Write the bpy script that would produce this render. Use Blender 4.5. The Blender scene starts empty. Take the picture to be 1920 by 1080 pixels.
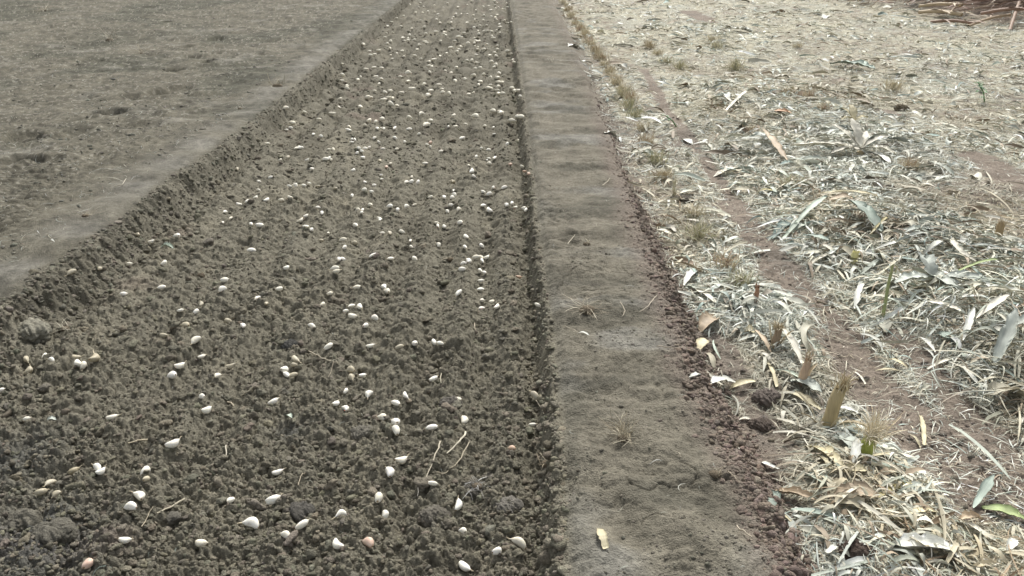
import bpy, math, random
import numpy as np
random.seed(7)
R = math.radians
scene = bpy.context.scene
COL = scene.collection

# ------------------------------------------------------------------ camera, sky, sun, exposure
CAM_H, PITCH, YAW, FPX = 1.5, 25.07, 0.69, 1507.0
cam_d = bpy.data.cameras.new('camera'); cam = bpy.data.objects.new('camera', cam_d); COL.objects.link(cam)
cam.location = (0, 0, CAM_H); cam.rotation_euler = (R(90 - PITCH), 0, -R(YAW))
cam_d.sensor_width = 36; cam_d.lens = FPX / 1920 * 36; cam_d.clip_start = 0.05; cam_d.clip_end = 2000
scene.camera = cam
scene.view_settings.view_transform = 'Standard'; scene.view_settings.look = 'None'
scene.view_settings.gamma = 1; scene.view_settings.exposure = 1.2

SUN_EL, SUN_AZ = 48, 12           # azimuth from +Y towards +X
world = bpy.data.worlds.new('World'); scene.world = world; world.use_nodes = True
wn = world.node_tree.nodes; wl = world.node_tree.links
bg = wn['Background']
sky = wn.new('ShaderNodeTexSky'); sky.sky_type = 'NISHITA'; sky.sun_disc = False
sky.sun_elevation = R(SUN_EL); sky.sun_rotation = R(SUN_AZ); sky.dust_density = 4; sky.air_density = 1.0
hs = wn.new('ShaderNodeHueSaturation'); hs.inputs['Saturation'].default_value = 0.22
wl.new(sky.outputs[0], hs.inputs['Color']); wl.new(hs.outputs[0], bg.inputs['Color'])
bg.inputs['Strength'].default_value = 0.085
sd = bpy.data.lights.new('sun', 'SUN'); sd.energy = 1.5; sd.angle = R(10); sd.color = (1, .965, .91)
sun = bpy.data.objects.new('sun', sd); COL.objects.link(sun)
sun.rotation_euler = (R(90 - SUN_EL), 0, R(180 - SUN_AZ)); sun.location = (0, 0, 20)

# ------------------------------------------------------------------ picture point -> ground point
_p, _w = R(PITCH), R(YAW)
cF = np.array([math.sin(_w) * math.cos(_p), math.cos(_w) * math.cos(_p), -math.sin(_p)])
cR = np.array([math.cos(_w), -math.sin(_w), 0.0]); cU = np.cross(cR, cF)
def at(px, py, z=0.0):
    d = cF * FPX + cR * (px - 960) - cU * (py - 540)
    t = (z - CAM_H) / d[2]
    return np.array([d[0] * t, d[1] * t, z])
def row_y(py, z=0.0): return at(945, py, z)[1]

# ------------------------------------------------------------------ numeric noise
def h2(ix, iy, s):
    a = (ix.astype(np.int64) * 374761393 + iy.astype(np.int64) * 668265263 + s * 1442695041) & 0xffffffff
    a = ((a ^ (a >> 13)) * 1274126177) & 0xffffffff
    a = ((a ^ (a >> 15)) * 2246822519) & 0xffffffff
    return ((a ^ (a >> 16)) & 0xffffff) / 16777216.0
def vn(x, y, s):
    ix = np.floor(x); iy = np.floor(y); fx = x - ix; fy = y - iy
    fx = fx * fx * (3 - 2 * fx); fy = fy * fy * (3 - 2 * fy)
    a = h2(ix, iy, s); b = h2(ix + 1, iy, s); c = h2(ix, iy + 1, s); d = h2(ix + 1, iy + 1, s)
    return (a + (b - a) * fx) * (1 - fy) + (c + (d - c) * fx) * fy - 0.5
def fbm(x, y, s, o=3):
    r = 0; a = 1.0
    for i in range(o):
        r = r + a * vn(x * 2 ** i + 17.3 * i, y * 2 ** i - 9.1 * i, s + i); a *= .5
    return r
def lumps(x, y, cell, s, lo=.30, hi=.72):
    """rounded clods standing side by side, height in units of the cell"""
    wx = x + cell * .42 * vn(x / cell * 1.7, y / cell * 1.7, s + 50); wy = y + cell * .42 * vn(x / cell * 1.7, y / cell * 1.7, s + 51)
    gx = wx / cell; gy = wy / cell; ix = np.floor(gx); iy = np.floor(gy); out = np.zeros_like(gx)
    for dx in (-1, 0, 1):
        for dy in (-1, 0, 1):
            jx = ix + dx; jy = iy + dy
            r = lo + (hi - lo) * h2(jx, jy, s + 2) ** 1.5
            d2 = ((gx - jx - h2(jx, jy, s)) ** 2 + (gy - jy - h2(jx, jy, s + 1)) ** 2) / (r * r)
            out = np.maximum(out, r * np.sqrt(np.maximum(0, 1 - d2)))
    return out
def sst(a, b, x):
    t = np.clip((x - a) / (b - a), 0, 1); return t * t * (3 - 2 * t)

# ------------------------------------------------------------------ plan of the field
ZT, ZP, ZF = 0.15, 0.12, 0.05     # height of the left plot, the path and the stubble field over the bed
def line(pts, z):
    q = np.array([at(a, b, z)[:2] for a, b in pts]); q = q[np.argsort(q[:, 1])]
    return q[:, 1].copy(), q[:, 0].copy()
LF = line([(35, 690), (75, 640), (190, 555), (295, 450), (420, 335), (500, 280), (560, 212), (640, 135), (700, 80), (775, 0)], 0)
LT = line([(0, 560), (80, 500), (232, 402), (312, 335), (385, 288), (508, 196), (600, 120), (683, 54), (752, 0)], ZT)
RF = line([(1012, 1080), (1009, 800), (997, 600), (984, 400), (968, 200), (955, 60), (948, 0)], 0)
RT = line([(1062, 1080), (1052, 800), (1030, 600), (1006, 400), (985, 200), (966, 60), (957, 0)], ZP)
PR = line([(1470, 1080), (1385, 900), (1305, 740), (1250, 600), (1185, 420), (1150, 300), (1105, 170), (1078, 100), (1030, 0)], ZP)
FE = line([(1500, 1010), (1400, 800), (1325, 650), (1260, 480), (1195, 350), (1150, 230), (1120, 170), (1092, 100), (1040, 0)], ZF)
def ed(L, y): return np.interp(y, L[0], L[1])
def seg_dist(x, y, P):
    d = np.full(np.shape(x), 1e9)
    for (ax, ay), (bx, by) in zip(P[:-1], P[1:]):
        vx, vy = bx - ax, by - ay; t = np.clip(((x - ax) * vx + (y - ay) * vy) / (vx * vx + vy * vy + 1e-9), 0, 1)
        d = np.minimum(d, np.hypot(x - ax - t * vx, y - ay - t * vy))
    return d
def path_pts(pts, z=ZF): return [tuple(at(a, b, z)[:2]) for a, b in pts]
BARE = [(path_pts([(1365, 385), (1440, 480), (1500, 560), (1590, 660), (1690, 770), (1750, 860), (1800, 960)]), .10),
        (path_pts([(1830, 300), (1870, 325), (1960, 380)]), .13),
        (path_pts([(1400, 800), (1450, 880), (1480, 960)]), .10),
        (path_pts([(1345, 650), (1420, 760), (1470, 840)]), .07),
        (path_pts([(1690, 640), (1790, 760), (1900, 860)]), .06),
        (path_pts([(1880, 900), (1960, 1010)]), .08),
        (path_pts([(1205, 130), (1240, 190), (1290, 260), (1380, 380)]), .05),
        (path_pts([(1660, 212), (1700, 228)]), .10),
        (path_pts([(1290, 20), (1330, 40)]), .15)]
ROW = path_pts([(1350, 480), (1420, 590), (1500, 720), (1560, 810), (1620, 900), (1680, 1000), (1740, 1090)])
HEAPS = [(1560, 430, .30, .07), (1650, 450, .35, .07), (1740, 480, .40, .06), (1850, 540, .35, .09), (1900, 640, .35, .12), (1930, 730, .25, .10),
         (1500, 330, .35, .05), (1440, 290, .35, .04), (1380, 230, .4, .04), (1600, 290, .3, .03), (1440, 590, .16, .03), (1380, 580, .14, .03),
         (1600, 930, .18, .03), (1640, 980, .2, .03), (1800, 600, .25, .06), (1300, 60, .6, .05), (1450, 190, .7, .05), (1480, 235, .6, .04)]
HEAPS = [(*at(a, b, ZF)[:2], r, h) for a, b, r, h in HEAPS]
STALKC = at(1890, 8, ZF)
PITS = [(20, 302, .17, .045), (55, 300, .10, .035), (212, 212, .13, .045), (40, 255, .15, .03), (325, 128, .14, .035), (362, 108, .16, .03), (350, 88, .12, .025),
        (405, 75, .14, .03), (300, 172, .16, .03), (250, 180, .15, .022), (415, 60, .14, .03), (390, 116, .12, .03), (440, 60, .12, .02), (62, 258, .1, .025), (130, 250, .2, .02), (70, 22, .3, .03), (270, 235, .16, .02),
        (310, 43, .15, .035), (640, 128, .1, .0), (330, 165, .18, .03), (180, 215, .1, .03), (90, 300, .12, .02), (960, 255, .07, .05)]
PITS = [(*at(a, b, ZT if a < 700 else 0)[:2], r, h) for a, b, r, h in PITS]
def litter_density(x, y):
    d = .72 + .45 * fbm(x * 1.1, y * .9, 301, 3) + .35 * fbm(x * 6, y * 5, 307, 2)
    for P, w in BARE:
        s = seg_dist(x, y, P); ww = w * (1 + .8 * vn(x * 5, y * 5, 333)); d = d - .85 * (1 - sst(ww * .5, ww * 1.3, s))
    for hx, hy, r, hh in HEAPS: d = d + .8 * np.exp(-((x - hx) ** 2 + (y - hy) ** 2) / r ** 2)
    near = np.clip((3.3 - y) / 1.2, 0, 1); d = d - .24 * near + .45 * near * np.exp(-(seg_dist(x, y, ROW) / (.13 + .05 * vn(x * 4, y * 4, 335))) ** 2)
    d = d * (1 - .95 * np.exp(-(((x - STALKC[0]) / 2.0) ** 4 + ((y - STALKC[1]) / 2.5) ** 4)))
    e = x - ed(FE, y); d = d * sst(-.09, .06, e)
    return np.clip(d, 0, 1.3)

def ground(x, y, fine=True):
    """height of the soil; fine octaves fade where they would be finer than the mesh"""
    x = np.asarray(x, float); y = np.asarray(y, float)
    sp = np.clip(y, .9, None) * .0016 + .00028 * y * y
    def f(c): return np.clip((c / sp - 1.3) / 1.6, 0, 1) if fine else 0
    jl = .035 * fbm(x * 0 + 3.3, y * 2.6, 11, 3) + .022 * fbm(x * 8, y * 11, 13, 3); jr = .016 * fbm(x * 0 + 7.7, y * 4.5, 12, 3) + .020 * fbm(x * 11, y * 20, 14, 3)
    lf = ed(LF, y) + jl; lt = ed(LT, y) + jl * .6; rf = ed(RF, y) + jr; rt = ed(RT, y) + jr * .7
    lt = np.minimum(lt, lf - .05); rt = np.maximum(rt, rf + .035)
    tl = np.clip((lf - x) / (lf - lt), 0, 1); tr = np.clip((x - rf) / (rt - rf), 0, 1)
    wl_ = 1 - (1 - tl) ** 1.8; wl_ = .35 * wl_ + .65 * sst(.02, .88, tl)
    wr_ = 1 - (1 - tr) ** 1.6; wr_ = .5 * wr_ + .5 * sst(0, 1, tr)
    pr = ed(PR, y) + .03 * fbm(x * 0, y * 3, 21, 3); fe = np.maximum(ed(FE, y), pr + .04) + .03 * fbm(x * 0, y * 2.5, 23, 2)
    tf = sst(0, 1, (x - pr) / (fe - pr))
    inbed = (1 - sst(0, .5, tl)) * (1 - sst(0, .5, tr))
    left = sst(.5, 1, tl); path = sst(.7, 1, tr) * (1 - sst(0, .25, tf)); field = sst(.7, 1, tf)
    z = ZT * wl_ + ZP * wr_ * (1 - tf) + ZF * tf * (tr >= 1)
    # bed: raked furrows along the row, then clods of falling size
    wx = x + .05 * fbm(x * 3, y * 1.2, 31, 3)
    b = .021 * np.sin(2 * np.pi * wx / .205 + 1.0) * (.75 + .8 * vn(x * 3, y * 1.5, 34)) + .018 * fbm(x * 5, y * 4, 33, 3)
    crumb = .55 + .9 * np.clip(vn(x * 4, y * 3, 37) + .5, 0, 1)
    if fine:
        b = b + f(.07) * (.26 + .14 * sst(3, 7, y)) * .07 * lumps(x, y, .085, 41) * crumb
        b = b + sst(4, 8, y) * .034 * (lumps(x + 3, y * .8, .15, 45) / .6 - .5)
        b = b + f(.034) * .034 * .74 * lumps(x + 5, y, .036, 43) * crumb
        b = b + f(.018) * .018 * .92 * lumps(x, y + 5, .017, 47)
        b = b + f(.012) * .0095 * 1.0 * lumps(x + 2, y + 5, .0095, 49, .35, .8)
        b = b + f(.012) * .005 * vn(x * 170, y * 170, 53)
    # trenches at the foot of both banks
    b = b - .006 * np.exp(-((x - rf + .035) / .03) ** 2) * (.6 + 1.6 * vn(x * 2, y * 5, 57)) - .008 * np.exp(-((x - lf - .03) / .04) ** 2)
    z = z + b * inbed + .02 * np.exp(-((x - .2) / .1) ** 2) * 0
    # banks: rough broken soil, vertical spade scrapes
    bank = np.clip(4 * tl * (1 - tl), 0, 1) + np.clip(4 * tr * (1 - tr), 0, 1)
    z = z + bank * (.030 * fbm(x * 12, y * 12, 61, 4) + (f(.03) * .026 * (lumps(x, y, .036, 63) / .6 - .5) + f(.015) * .010 * (lumps(x, y, .015, 65) / .6 - .5) if fine else 0))
    z = z + bank * .005 * np.sin(y * 43 + 14 * vn(x * 3, y * 2.3, 64)) * np.clip(2.5 / np.clip(y, 1, None), 0, 1)
    # left plot
    dl = lt - x; rough = sst(.25, .55, dl + .12 * vn(x * 2, y * 2, 71))
    l = .028 * fbm(x * 1.6, y * 1.6, 73, 3) * sst(0, .4, dl) + rough * (.030 * fbm(x * 6, y * 6, 75, 4) - .035 * np.clip(fbm(x * 3.3, y * 3.3, 76, 3) - .22, 0, 1)) - .014 * (1 - sst(0, .09, dl))
    l = l + (1 - rough) * .007 * np.sin(y * 17 - x * 6 + 5 * vn(x * 2, y * 2, 77))
    if fine: l = l + rough * (f(.03) * .014 * lumps(x, y, .045, 79) / .6 + f(.015) * .010 * lumps(x, y, .018, 81) / .6) + f(.02) * .005 * fbm(x * 50, y * 50, 83, 2) * (.6 + rough)
    for hx, hy, r, hh in PITS:
        q = ((x - hx) ** 2 + ((y - hy) * .8) ** 2) / (r * .62) ** 2
        l = l - 1.7 * hh * np.exp(-q * q) * (1 + .8 * vn(x * 12, y * 12, 85)) + hh * .25 * np.exp(-((np.sqrt(q) - 1.5) / .4) ** 2) if hx < 0 else l
    z = z + l * left
    # path: hand-shaped crossways ripples, then a fine crust
    u = (x - rt) / np.clip(pr - rt, .1, None)
    pth = .009 * np.sin(y * 19 + 22 * vn(x * 1.6, y * 1.1, 91) + 2.2 * u) * np.clip(1.3 - abs(u - .5), 0, 1) * (.5 + vn(x * 1.3, y * 1.7, 92) + .3)
    pth = pth + .020 * fbm(x * 4, y * 8, 93, 4) + .004 * np.exp(-((u - .55) / .35) ** 2) - .02 * (1 - sst(0, .05, x - rt))
    if fine: pth = pth + f(.02) * (.0085 * fbm(x * 30, y * 34, 95, 4) + .003 * vn(x * 14, y * 60, 96) + .016 * np.clip(fbm(x * 7, y * 7, 97, 2), 0, 1) * lumps(x, y, .02, 99)) + .028 * np.clip(fbm(x * 4, y * 3, 98, 3), 0, 1) * (lumps(x, y, .06, 94) / .6 - .4) - f(.02) * .009 * np.exp(-(fbm(x * 5, y * 8, 90, 3) / .012) ** 2) * sst(0, .3, vn(x * 3, y * 3, 89))
    z = z + pth * path
    # crumbly band between path and field
    band = np.clip(4 * tf * (1 - tf), 0, 1)
    z = z + band * (.02 * fbm(x * 9, y * 9, 101, 3) + (f(.03) * (.022 * lumps(x, y, .045, 103) + .014 * lumps(x, y, .02, 105) + .008 * lumps(x, y, .010, 107)) / .6 * .9 if fine else 0))
    # field
    fl = .045 * fbm(x * 1.4, y * 1.4, 111, 4) + .012 * fbm(x * 9, y * 9, 113, 3)
    for hx, hy, r, hh in HEAPS: fl = fl + .55 * hh * np.exp(-((x - hx) ** 2 + (y - hy) ** 2) / r ** 2)
    if fine: fl = fl + f(.03) * .016 * fbm(x * 16, y * 16, 119, 3) + f(.02) * .020 * np.clip(fbm(x * 5, y * 5, 121, 2) + .05, 0, 1) * lumps(x, y, .028, 115) / .6 + f(.01) * .005 * lumps(x, y, .011, 117) / .6
    z = z + fl * field
    q = ((x - STALKC[0]) ** 2 / 2.3 ** 2 + (y - STALKC[1]) ** 2 / 2.6 ** 2); z = z + .35 * np.exp(-q * q) * field
    return z
def gz(x, y): return float(ground(np.array([x]), np.array([y]), False)[0])
def spot(px, py, z0=0.0):
    """ground point under a point of the photograph"""
    z = z0
    for _ in range(4):
        q = at(px, py, z); z = .5 * z + .5 * gz(q[0], q[1])
    q = at(px, py, z); return np.array([q[0], q[1], gz(q[0], q[1])])

# ------------------------------------------------------------------ materials
def mat(name, rough=.9, spec=.2):
    m = bpy.data.materials.new(name); m.use_nodes = True; b = m.node_tree.nodes['Principled BSDF']
    b.inputs['Roughness'].default_value = rough; b.inputs['Specular IOR Level'].default_value = spec
    return m, m.node_tree.nodes, m.node_tree.links, b
def noise(n, l, scale, det=4, coord='Object', stretch=None, rough=.6):
    tc = n.new('ShaderNodeTexCoord'); nz = n.new('ShaderNodeTexNoise'); nz.inputs['Scale'].default_value = scale; nz.inputs['Detail'].default_value = det
    nz.inputs['Roughness'].default_value = rough
    if stretch:
        mp = n.new('ShaderNodeMapping'); mp.inputs['Scale'].default_value = stretch; l.new(tc.outputs[coord], mp.inputs[0]); l.new(mp.outputs[0], nz.inputs['Vector'])
    else: l.new(tc.outputs[coord], nz.inputs['Vector'])
    return nz
def ramp(n, l, src, stops):
    r = n.new('ShaderNodeValToRGB'); e = r.color_ramp.elements
    while len(e) < len(stops): e.new(.5)
    for k, (p, c) in enumerate(stops): e[k].position = p; e[k].color = (*c, 1)
    l.new(src, r.inputs[0]); return r
def attr_mat(name, rough=.9, spec=.15, nscale=60, lo=.75, hi=1.25, bump=.3, bscale=220, bdist=.002, stretch=None, trans=0):
    m, n, l, b = mat(name, rough, spec)
    a = n.new('ShaderNodeAttribute'); a.attribute_name = 'tone'
    nz = noise(n, l, nscale, 5, stretch=stretch); rp = ramp(n, l, nz.outputs[0], [(.25, (lo,) * 3), (.75, (hi,) * 3)])
    mx = n.new('ShaderNodeMix'); mx.data_type = 'RGBA'; mx.blend_type = 'MULTIPLY'; mx.inputs[0].default_value = 1
    l.new(a.outputs['Color'], mx.inputs[6]); l.new(rp.outputs[0], mx.inputs[7]); l.new(mx.outputs[2], b.inputs['Base Color'])
    if bump:
        n2 = noise(n, l, bscale, 4, stretch=stretch); bp = n.new('ShaderNodeBump'); bp.inputs['Strength'].default_value = bump; bp.inputs['Distance'].default_value = bdist
        l.new(n2.outputs[0], bp.inputs['Height']); l.new(bp.outputs[0], b.inputs['Normal'])
    return m
M_SOIL = attr_mat('crumbly_soil', nscale=110, lo=.55, hi=1.42, bump=1, bscale=240, bdist=.009)
M_CRUST = attr_mat('dry_soil_crust', nscale=75, lo=.66, hi=1.36, bump=1, bscale=170, bdist=.011)
M_FIELD = attr_mat('field_soil', nscale=80, lo=.6, hi=1.4, bump=1, bscale=190, bdist=.007)
M_CLOD = attr_mat('clod', nscale=110, lo=.66, hi=1.32, bump=1, bscale=260, bdist=.009)
M_STRAW = attr_mat('straw', rough=.7, spec=.3, nscale=40, lo=.78, hi=1.2, bump=0)
M_LEAF = attr_mat('dry_leaf', rough=.62, spec=.35, nscale=1.0, lo=.70, hi=1.22, bump=.35, bscale=1.0, bdist=.0015)
# the dry leaf material runs its veins along the blade by its UV-like attribute
def leaf_veins(m):
    n = m.node_tree.nodes; l = m.node_tree.links
    for nz in [k for k in n if k.type == 'TEX_NOISE']:
        a = n.new('ShaderNodeAttribute'); a.attribute_name = 'blade'; mp = n.new('ShaderNodeMapping'); mp.inputs['Scale'].default_value = (5, 60, 1)
        l.new(a.outputs['Vector'], mp.inputs[0]); l.new(mp.outputs[0], nz.inputs['Vector'])
leaf_veins(M_LEAF)
def clove_mat(name, c0, c1, c2):
    m, n, l, b = mat(name, .5, .35)
    nz = noise(n, l, 60, 4, stretch=(.25, 2.2, 2.2)); rp = ramp(n, l, nz.outputs[0], [(.3, c0), (.55, c1), (.8, c2)])
    oi = n.new('ShaderNodeObjectInfo'); mul = n.new('ShaderNodeMix'); mul.data_type = 'RGBA'; mul.blend_type = 'MULTIPLY'; mul.inputs[0].default_value = 1
    rr = ramp(n, l, oi.outputs['Random'], [(0, (.84, .81, .72)), (.35, (1, .99, .95)), (1, (1.0, 1.0, 1.0))])
    l.new(rp.outputs[0], mul.inputs[6]); l.new(rr.outputs[0], mul.inputs[7])
    nd = noise(n, l, 95, 3); rd = ramp(n, l, nd.outputs[0], [(.56, (1, 1, 1)), (.68, (.55, .47, .36))])
    m2 = n.new('ShaderNodeMix'); m2.data_type = 'RGBA'; m2.blend_type = 'MULTIPLY'; m2.inputs[0].default_value = .5
    l.new(mul.outputs[2], m2.inputs[6]); l.new(rd.outputs[0], m2.inputs[7]); l.new(m2.outputs[2], b.inputs['Base Color'])
    b.inputs['Subsurface Weight'].default_value = .12; b.inputs['Subsurface Scale'].default_value = .004; b.inputs['Subsurface Radius'].default_value = (1, .8, .5)
    bp = n.new('ShaderNodeBump'); bp.inputs['Strength'].default_value = .35; bp.inputs['Distance'].default_value = .001
    l.new(nz.outputs[0], bp.inputs['Height']); l.new(bp.outputs[0], b.inputs['Normal'])
    return m
M_CLOVE = clove_mat('garlic_skin', (.76, .73, .62), (.85, .83, .76), (.90, .89, .84))
M_PINK = clove_mat('pinkish_garlic_skin', (.52, .34, .27), (.66, .50, .40), (.74, .64, .54))
M_DULL = clove_mat('soiled_garlic_skin', (.36, .32, .23), (.48, .44, .34), (.58, .54, .43))
M_TIP, _n, _l, _b = mat('dry_papery_tip', .8, .2); _b.inputs['Base Color'].default_value = (.50, .43, .29, 1)
_r = ramp(_n, _l, noise(_n, _l, 300).outputs[0], [(.3, (.36, .29, .18)), (.7, (.62, .56, .42))]); _l.new(_r.outputs[0], _b.inputs['Base Color'])
M_ROOT, _n, _l, _b = mat('brown_root_end', .9, .1)
_r = ramp(_n, _l, noise(_n, _l, 400).outputs[0], [(.3, (.16, .11, .06)), (.7, (.34, .26, .17))]); _l.new(_r.outputs[0], _b.inputs['Base Color'])

# ------------------------------------------------------------------ mesh helpers
def mesh_np(name, V, Fc, material, tone=None, smooth=True, blade=None):
    me = bpy.data.meshes.new(name); V = np.asarray(V, np.float32); Fc = np.asarray(Fc, np.int32); k = Fc.shape[1]
    me.vertices.add(len(V)); me.vertices.foreach_set('co', V.ravel())
    me.loops.add(Fc.size); me.loops.foreach_set('vertex_index', Fc.ravel())
    me.polygons.add(len(Fc)); me.polygons.foreach_set('loop_start', np.arange(0, Fc.size, k, dtype=np.int32))
    me.polygons.foreach_set('loop_total', np.full(len(Fc), k, np.int32))
    me.update(calc_edges=True); me.polygons.foreach_set('use_smooth', np.full(len(Fc), smooth, bool))
    if tone is not None:
        t = np.ones((len(V), 4), np.float32); t[:, :3] = np.clip(tone, 0, 1)
        a = me.color_attributes.new('tone', 'FLOAT_COLOR', 'POINT'); a.data.foreach_set('color', t.ravel())
    if blade is not None:
        a = me.attributes.new('blade', 'FLOAT_VECTOR', 'POINT'); a.data.foreach_set('vector', np.asarray(blade, np.float32).ravel())
    me.materials.append(material); return me
def link(name, data, parent=None, **kw):
    o = bpy.data.objects.new(name, data); COL.objects.link(o)
    if parent is not None: o.parent = parent
    for k, v in kw.items():
        if v is not None: o[k] = v
    return o
def empty(name, loc, rot=0, **kw):
    o = link(name, None, **kw); o.empty_display_size = .03; o.location = loc; o.rotation_euler = (0, 0, rot); return o

def ribbons(rng, P, yaw, length, width, tone, K=6, arch=0., bend=0., roll=0., twist=0., cross=2, cup=.25, lift=.002, follow=True, pitch=0., curl=0., taper=.6, local=False):
    """N thin curved blades at once -> verts, quads, tone, blade coords"""
    N = len(P); t = np.linspace(0, 1, K + 1)[None, :]; e = np.ones((N, 1))
    g = lambda a: (np.asarray(a, float) * np.ones(N))[:, None]
    yaw, length, width, arch, bend, roll, twist, lift, pitch, curl, taper = map(g, (yaw, length, width, arch, bend, roll, twist, lift, pitch, curl, taper))
    th = yaw + bend * (t - .5); ph = pitch + curl * t
    dx = np.cos(th) * np.cos(ph); dy = np.sin(th) * np.cos(ph); dz = np.sin(ph)
    st = length / K
    def integ(d):
        c = np.zeros((N, K + 1)); c[:, 1:] = np.cumsum((d[:, 1:] + d[:, :-1]) * .5 * st, axis=1); return c
    cx = integ(dx * e); cy = integ(dy * e); cz = integ(dz * e)
    upright = (np.abs(pitch) > .01) | (np.abs(curl) > .01)
    if not local:
        mid = np.where(upright, 0, 1.0)
        cx = cx - mid * cx[:, K // 2][:, None]; cy = cy - mid * cy[:, K // 2][:, None]
    cx = cx + P[:, 0:1]; cy = cy + P[:, 1:2]
    if follow:
        g1 = ground(cx, cy, False); g0 = g1.mean(1, keepdims=True); gg = np.where(upright, g1[:, 0:1], .75 * g1 + .25 * g0)
        z = gg + lift + arch * np.sin(np.pi * t) + cz; z = np.maximum(z, g1 + .0015)
    else: z = P[:, 2:3] + lift + arch * np.sin(np.pi * t) + cz
    w = width * (1 - taper * np.abs(2 * t - 1) ** 2.2) * .5 * (1 + .5 * (rng.random((N, K + 1)) - .5))
    rl = roll + twist * (t - .5)
    nx, ny = -np.sin(th), np.cos(th)
    s = np.stack([nx * np.cos(rl), ny * np.cos(rl), np.sin(rl) * np.ones_like(th)], -1)
    C = np.stack([cx, cy, z], -1); rows = []
    nrm = np.stack([-nx * np.sin(rl) , -ny * np.sin(rl), np.cos(rl) * np.ones_like(th)], -1)
    offs = np.linspace(-1, 1, cross)
    for o in offs: rows.append(C + s * (w * o)[..., None] + nrm * (w * cup * (o * o))[..., None])
    V = np.stack(rows, 2)                                      # N,K+1,cross,3
    idx = np.arange(N * (K + 1) * cross).reshape(N, K + 1, cross)
    Fq = np.stack([idx[:, :-1, :-1], idx[:, 1:, :-1], idx[:, 1:, 1:], idx[:, :-1, 1:]], -1).reshape(-1, 4)
    T = np.repeat(np.asarray(tone, float).reshape(N, 1, 3), (K + 1) * cross, 1).reshape(-1, 3)
    T = T * (1 + .3 * (np.repeat(rng.random((N, K + 1)), cross, 1).reshape(-1, 1) - .5))
    B = np.zeros((N, K + 1, cross, 3)); B[..., 0] = t[..., None] * length[..., None] * 5; B[..., 1] = offs[None, None, :] * w[..., None] * 20; B[..., 2] = (np.arange(N) * 3.7)[:, None, None]
    return V.reshape(-1, 3), Fq, T, B.reshape(-1, 3)
def join(parts):
    vs, fs, ts, bs, o = [], [], [], [], 0
    for v, f, t, b in parts: vs.append(v); fs.append(f + o); ts.append(t); bs.append(b); o += len(v)
    return np.concatenate(vs), np.concatenate(fs), np.concatenate(ts), np.concatenate(bs)

# ------------------------------------------------------------------ the ground, one sheet cut into four named grounds
pys = np.concatenate([np.arange(1230, 620, -1.6), np.arange(620, -20, -1.0), np.arange(-20, -110, -3.)])
ys = np.array([row_y(p) for p in pys]); ys = np.concatenate([[-3, -1.5, -.5, .2, .6], ys[ys > .8], [42, 60, 100, 200, 600]])
sc = np.concatenate([[-6, -3.5, -2.2, -1.6, -1.3], np.linspace(-1.12, 1.12, 1500), [1.3, 1.6, 2.2, 3.5, 6]])
X = sc[None, :] * (.70 * np.clip(ys, .8, None) + .62)[:, None]; Y = ys[:, None] * np.ones_like(X)
Z = ground(X, Y)
D = litter_density(X, Y)
lf = ed(LF, Y); rtx = ed(RT, Y) - .01; fex = ed(PR, Y) + .012
def mixc(a, b, t): return a + (np.array(b) - a) * t[..., None]
tone = np.empty(X.shape + (3,)); tone[:] = (.196, .182, .139)                                   # bed soil
tone = mixc(tone, (.142, .130, .098), sst(.05, .5, fbm(X * 2.2, Y * 2.0, 201, 3)) * .75)
tone = mixc(tone, (.255, .234, .176), sst(.10, .6, fbm(X * 5, Y * 4, 205, 3)) * .8)
tone = mixc(tone, (.215, .178, .142), sst(.36, .62, fbm(X * 3.1, Y * 3.1, 209, 2)) * .8)
for px_, py_, r_ in [(90, 1040, .16), (30, 870, .14), (880, 700, .0), (545, 812, .05), (60, 1000, .12)]:
    q = at(px_, py_); tone = mixc(tone, (.105, .110, .108), .6 * np.exp(-((X - q[0]) ** 2 + (Y - q[1]) ** 2) / (r_ + 1e-3) ** 2))
tone = tone * (1 - .16 * sst(4, 9, Y))[..., None]  # far soil colour darkened to stand in for clod shade lost with relief
inl = sst(-.02, .10, (ed(LF, Y) - X))
lt_ = np.empty_like(tone); lt_[:] = (.136, .126, .096)
lt_ = mixc(lt_, (.088, .086, .064), sst(-.05, .4, fbm(X * 1.3, Y * 1.0, 211, 4) + .03 * (Y - 6)) * .85)
lt_ = mixc(lt_, (.198, .188, .155), sst(.15, .6, fbm(X * 3, Y * 3, 213, 4)) * .7)
lt_ = mixc(lt_, (.190, .181, .152), (1 - sst(.12, .40, (ed(LT, Y) - X))) * sst(.0, .06, ed(LT, Y) - X) * (.15 + 1.2 * np.clip(vn(X * 2.5, Y * 4.5, 215) + .3, 0, .7)))
lt_ = mixc(lt_, (.165, .153, .118), np.clip(1 - sst(-.03, .04, ed(LT, Y) - X), 0, 1) * .85)
lt_ = lt_ * (1 + .55 * vn(X * 30, Y * 30, 217) + .45 * vn(X * 11, Y * 9, 218))[..., None]
lt_ = mixc(lt_, (.36, .34, .28), sst(.26, .40, vn(X * 55, Y * 38, 219)) * sst(.3, .7, (ed(LT, Y) - X)) * .55)
tone = tone + (lt_ - tone) * inl[..., None]
pt_ = np.empty_like(tone); pt_[:] = (.178, .163, .126)
pt_ = mixc(pt_, (.115, .108, .084), sst(-.05, .42, fbm(X * 2.2, Y * 5.4, 221, 4)) * .8)
pt_ = mixc(pt_, (.215, .208, .180), sst(.05, .4, fbm(X * 2.2 + 7, Y * 4.5, 223, 3)) * .8)
uu = (X - ed(RT, Y)) / np.clip(ed(PR, Y) - ed(RT, Y), .1, None)
pt_ = mixc(pt_, (.165, .155, .122), (1 - sst(.0, .22, uu)) * .6)
pt_ = pt_ * (1 + .35 * vn(X * 35, Y * 35, 227) + .3 * fbm(X * 9, Y * 14, 228, 2))[..., None]
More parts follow.
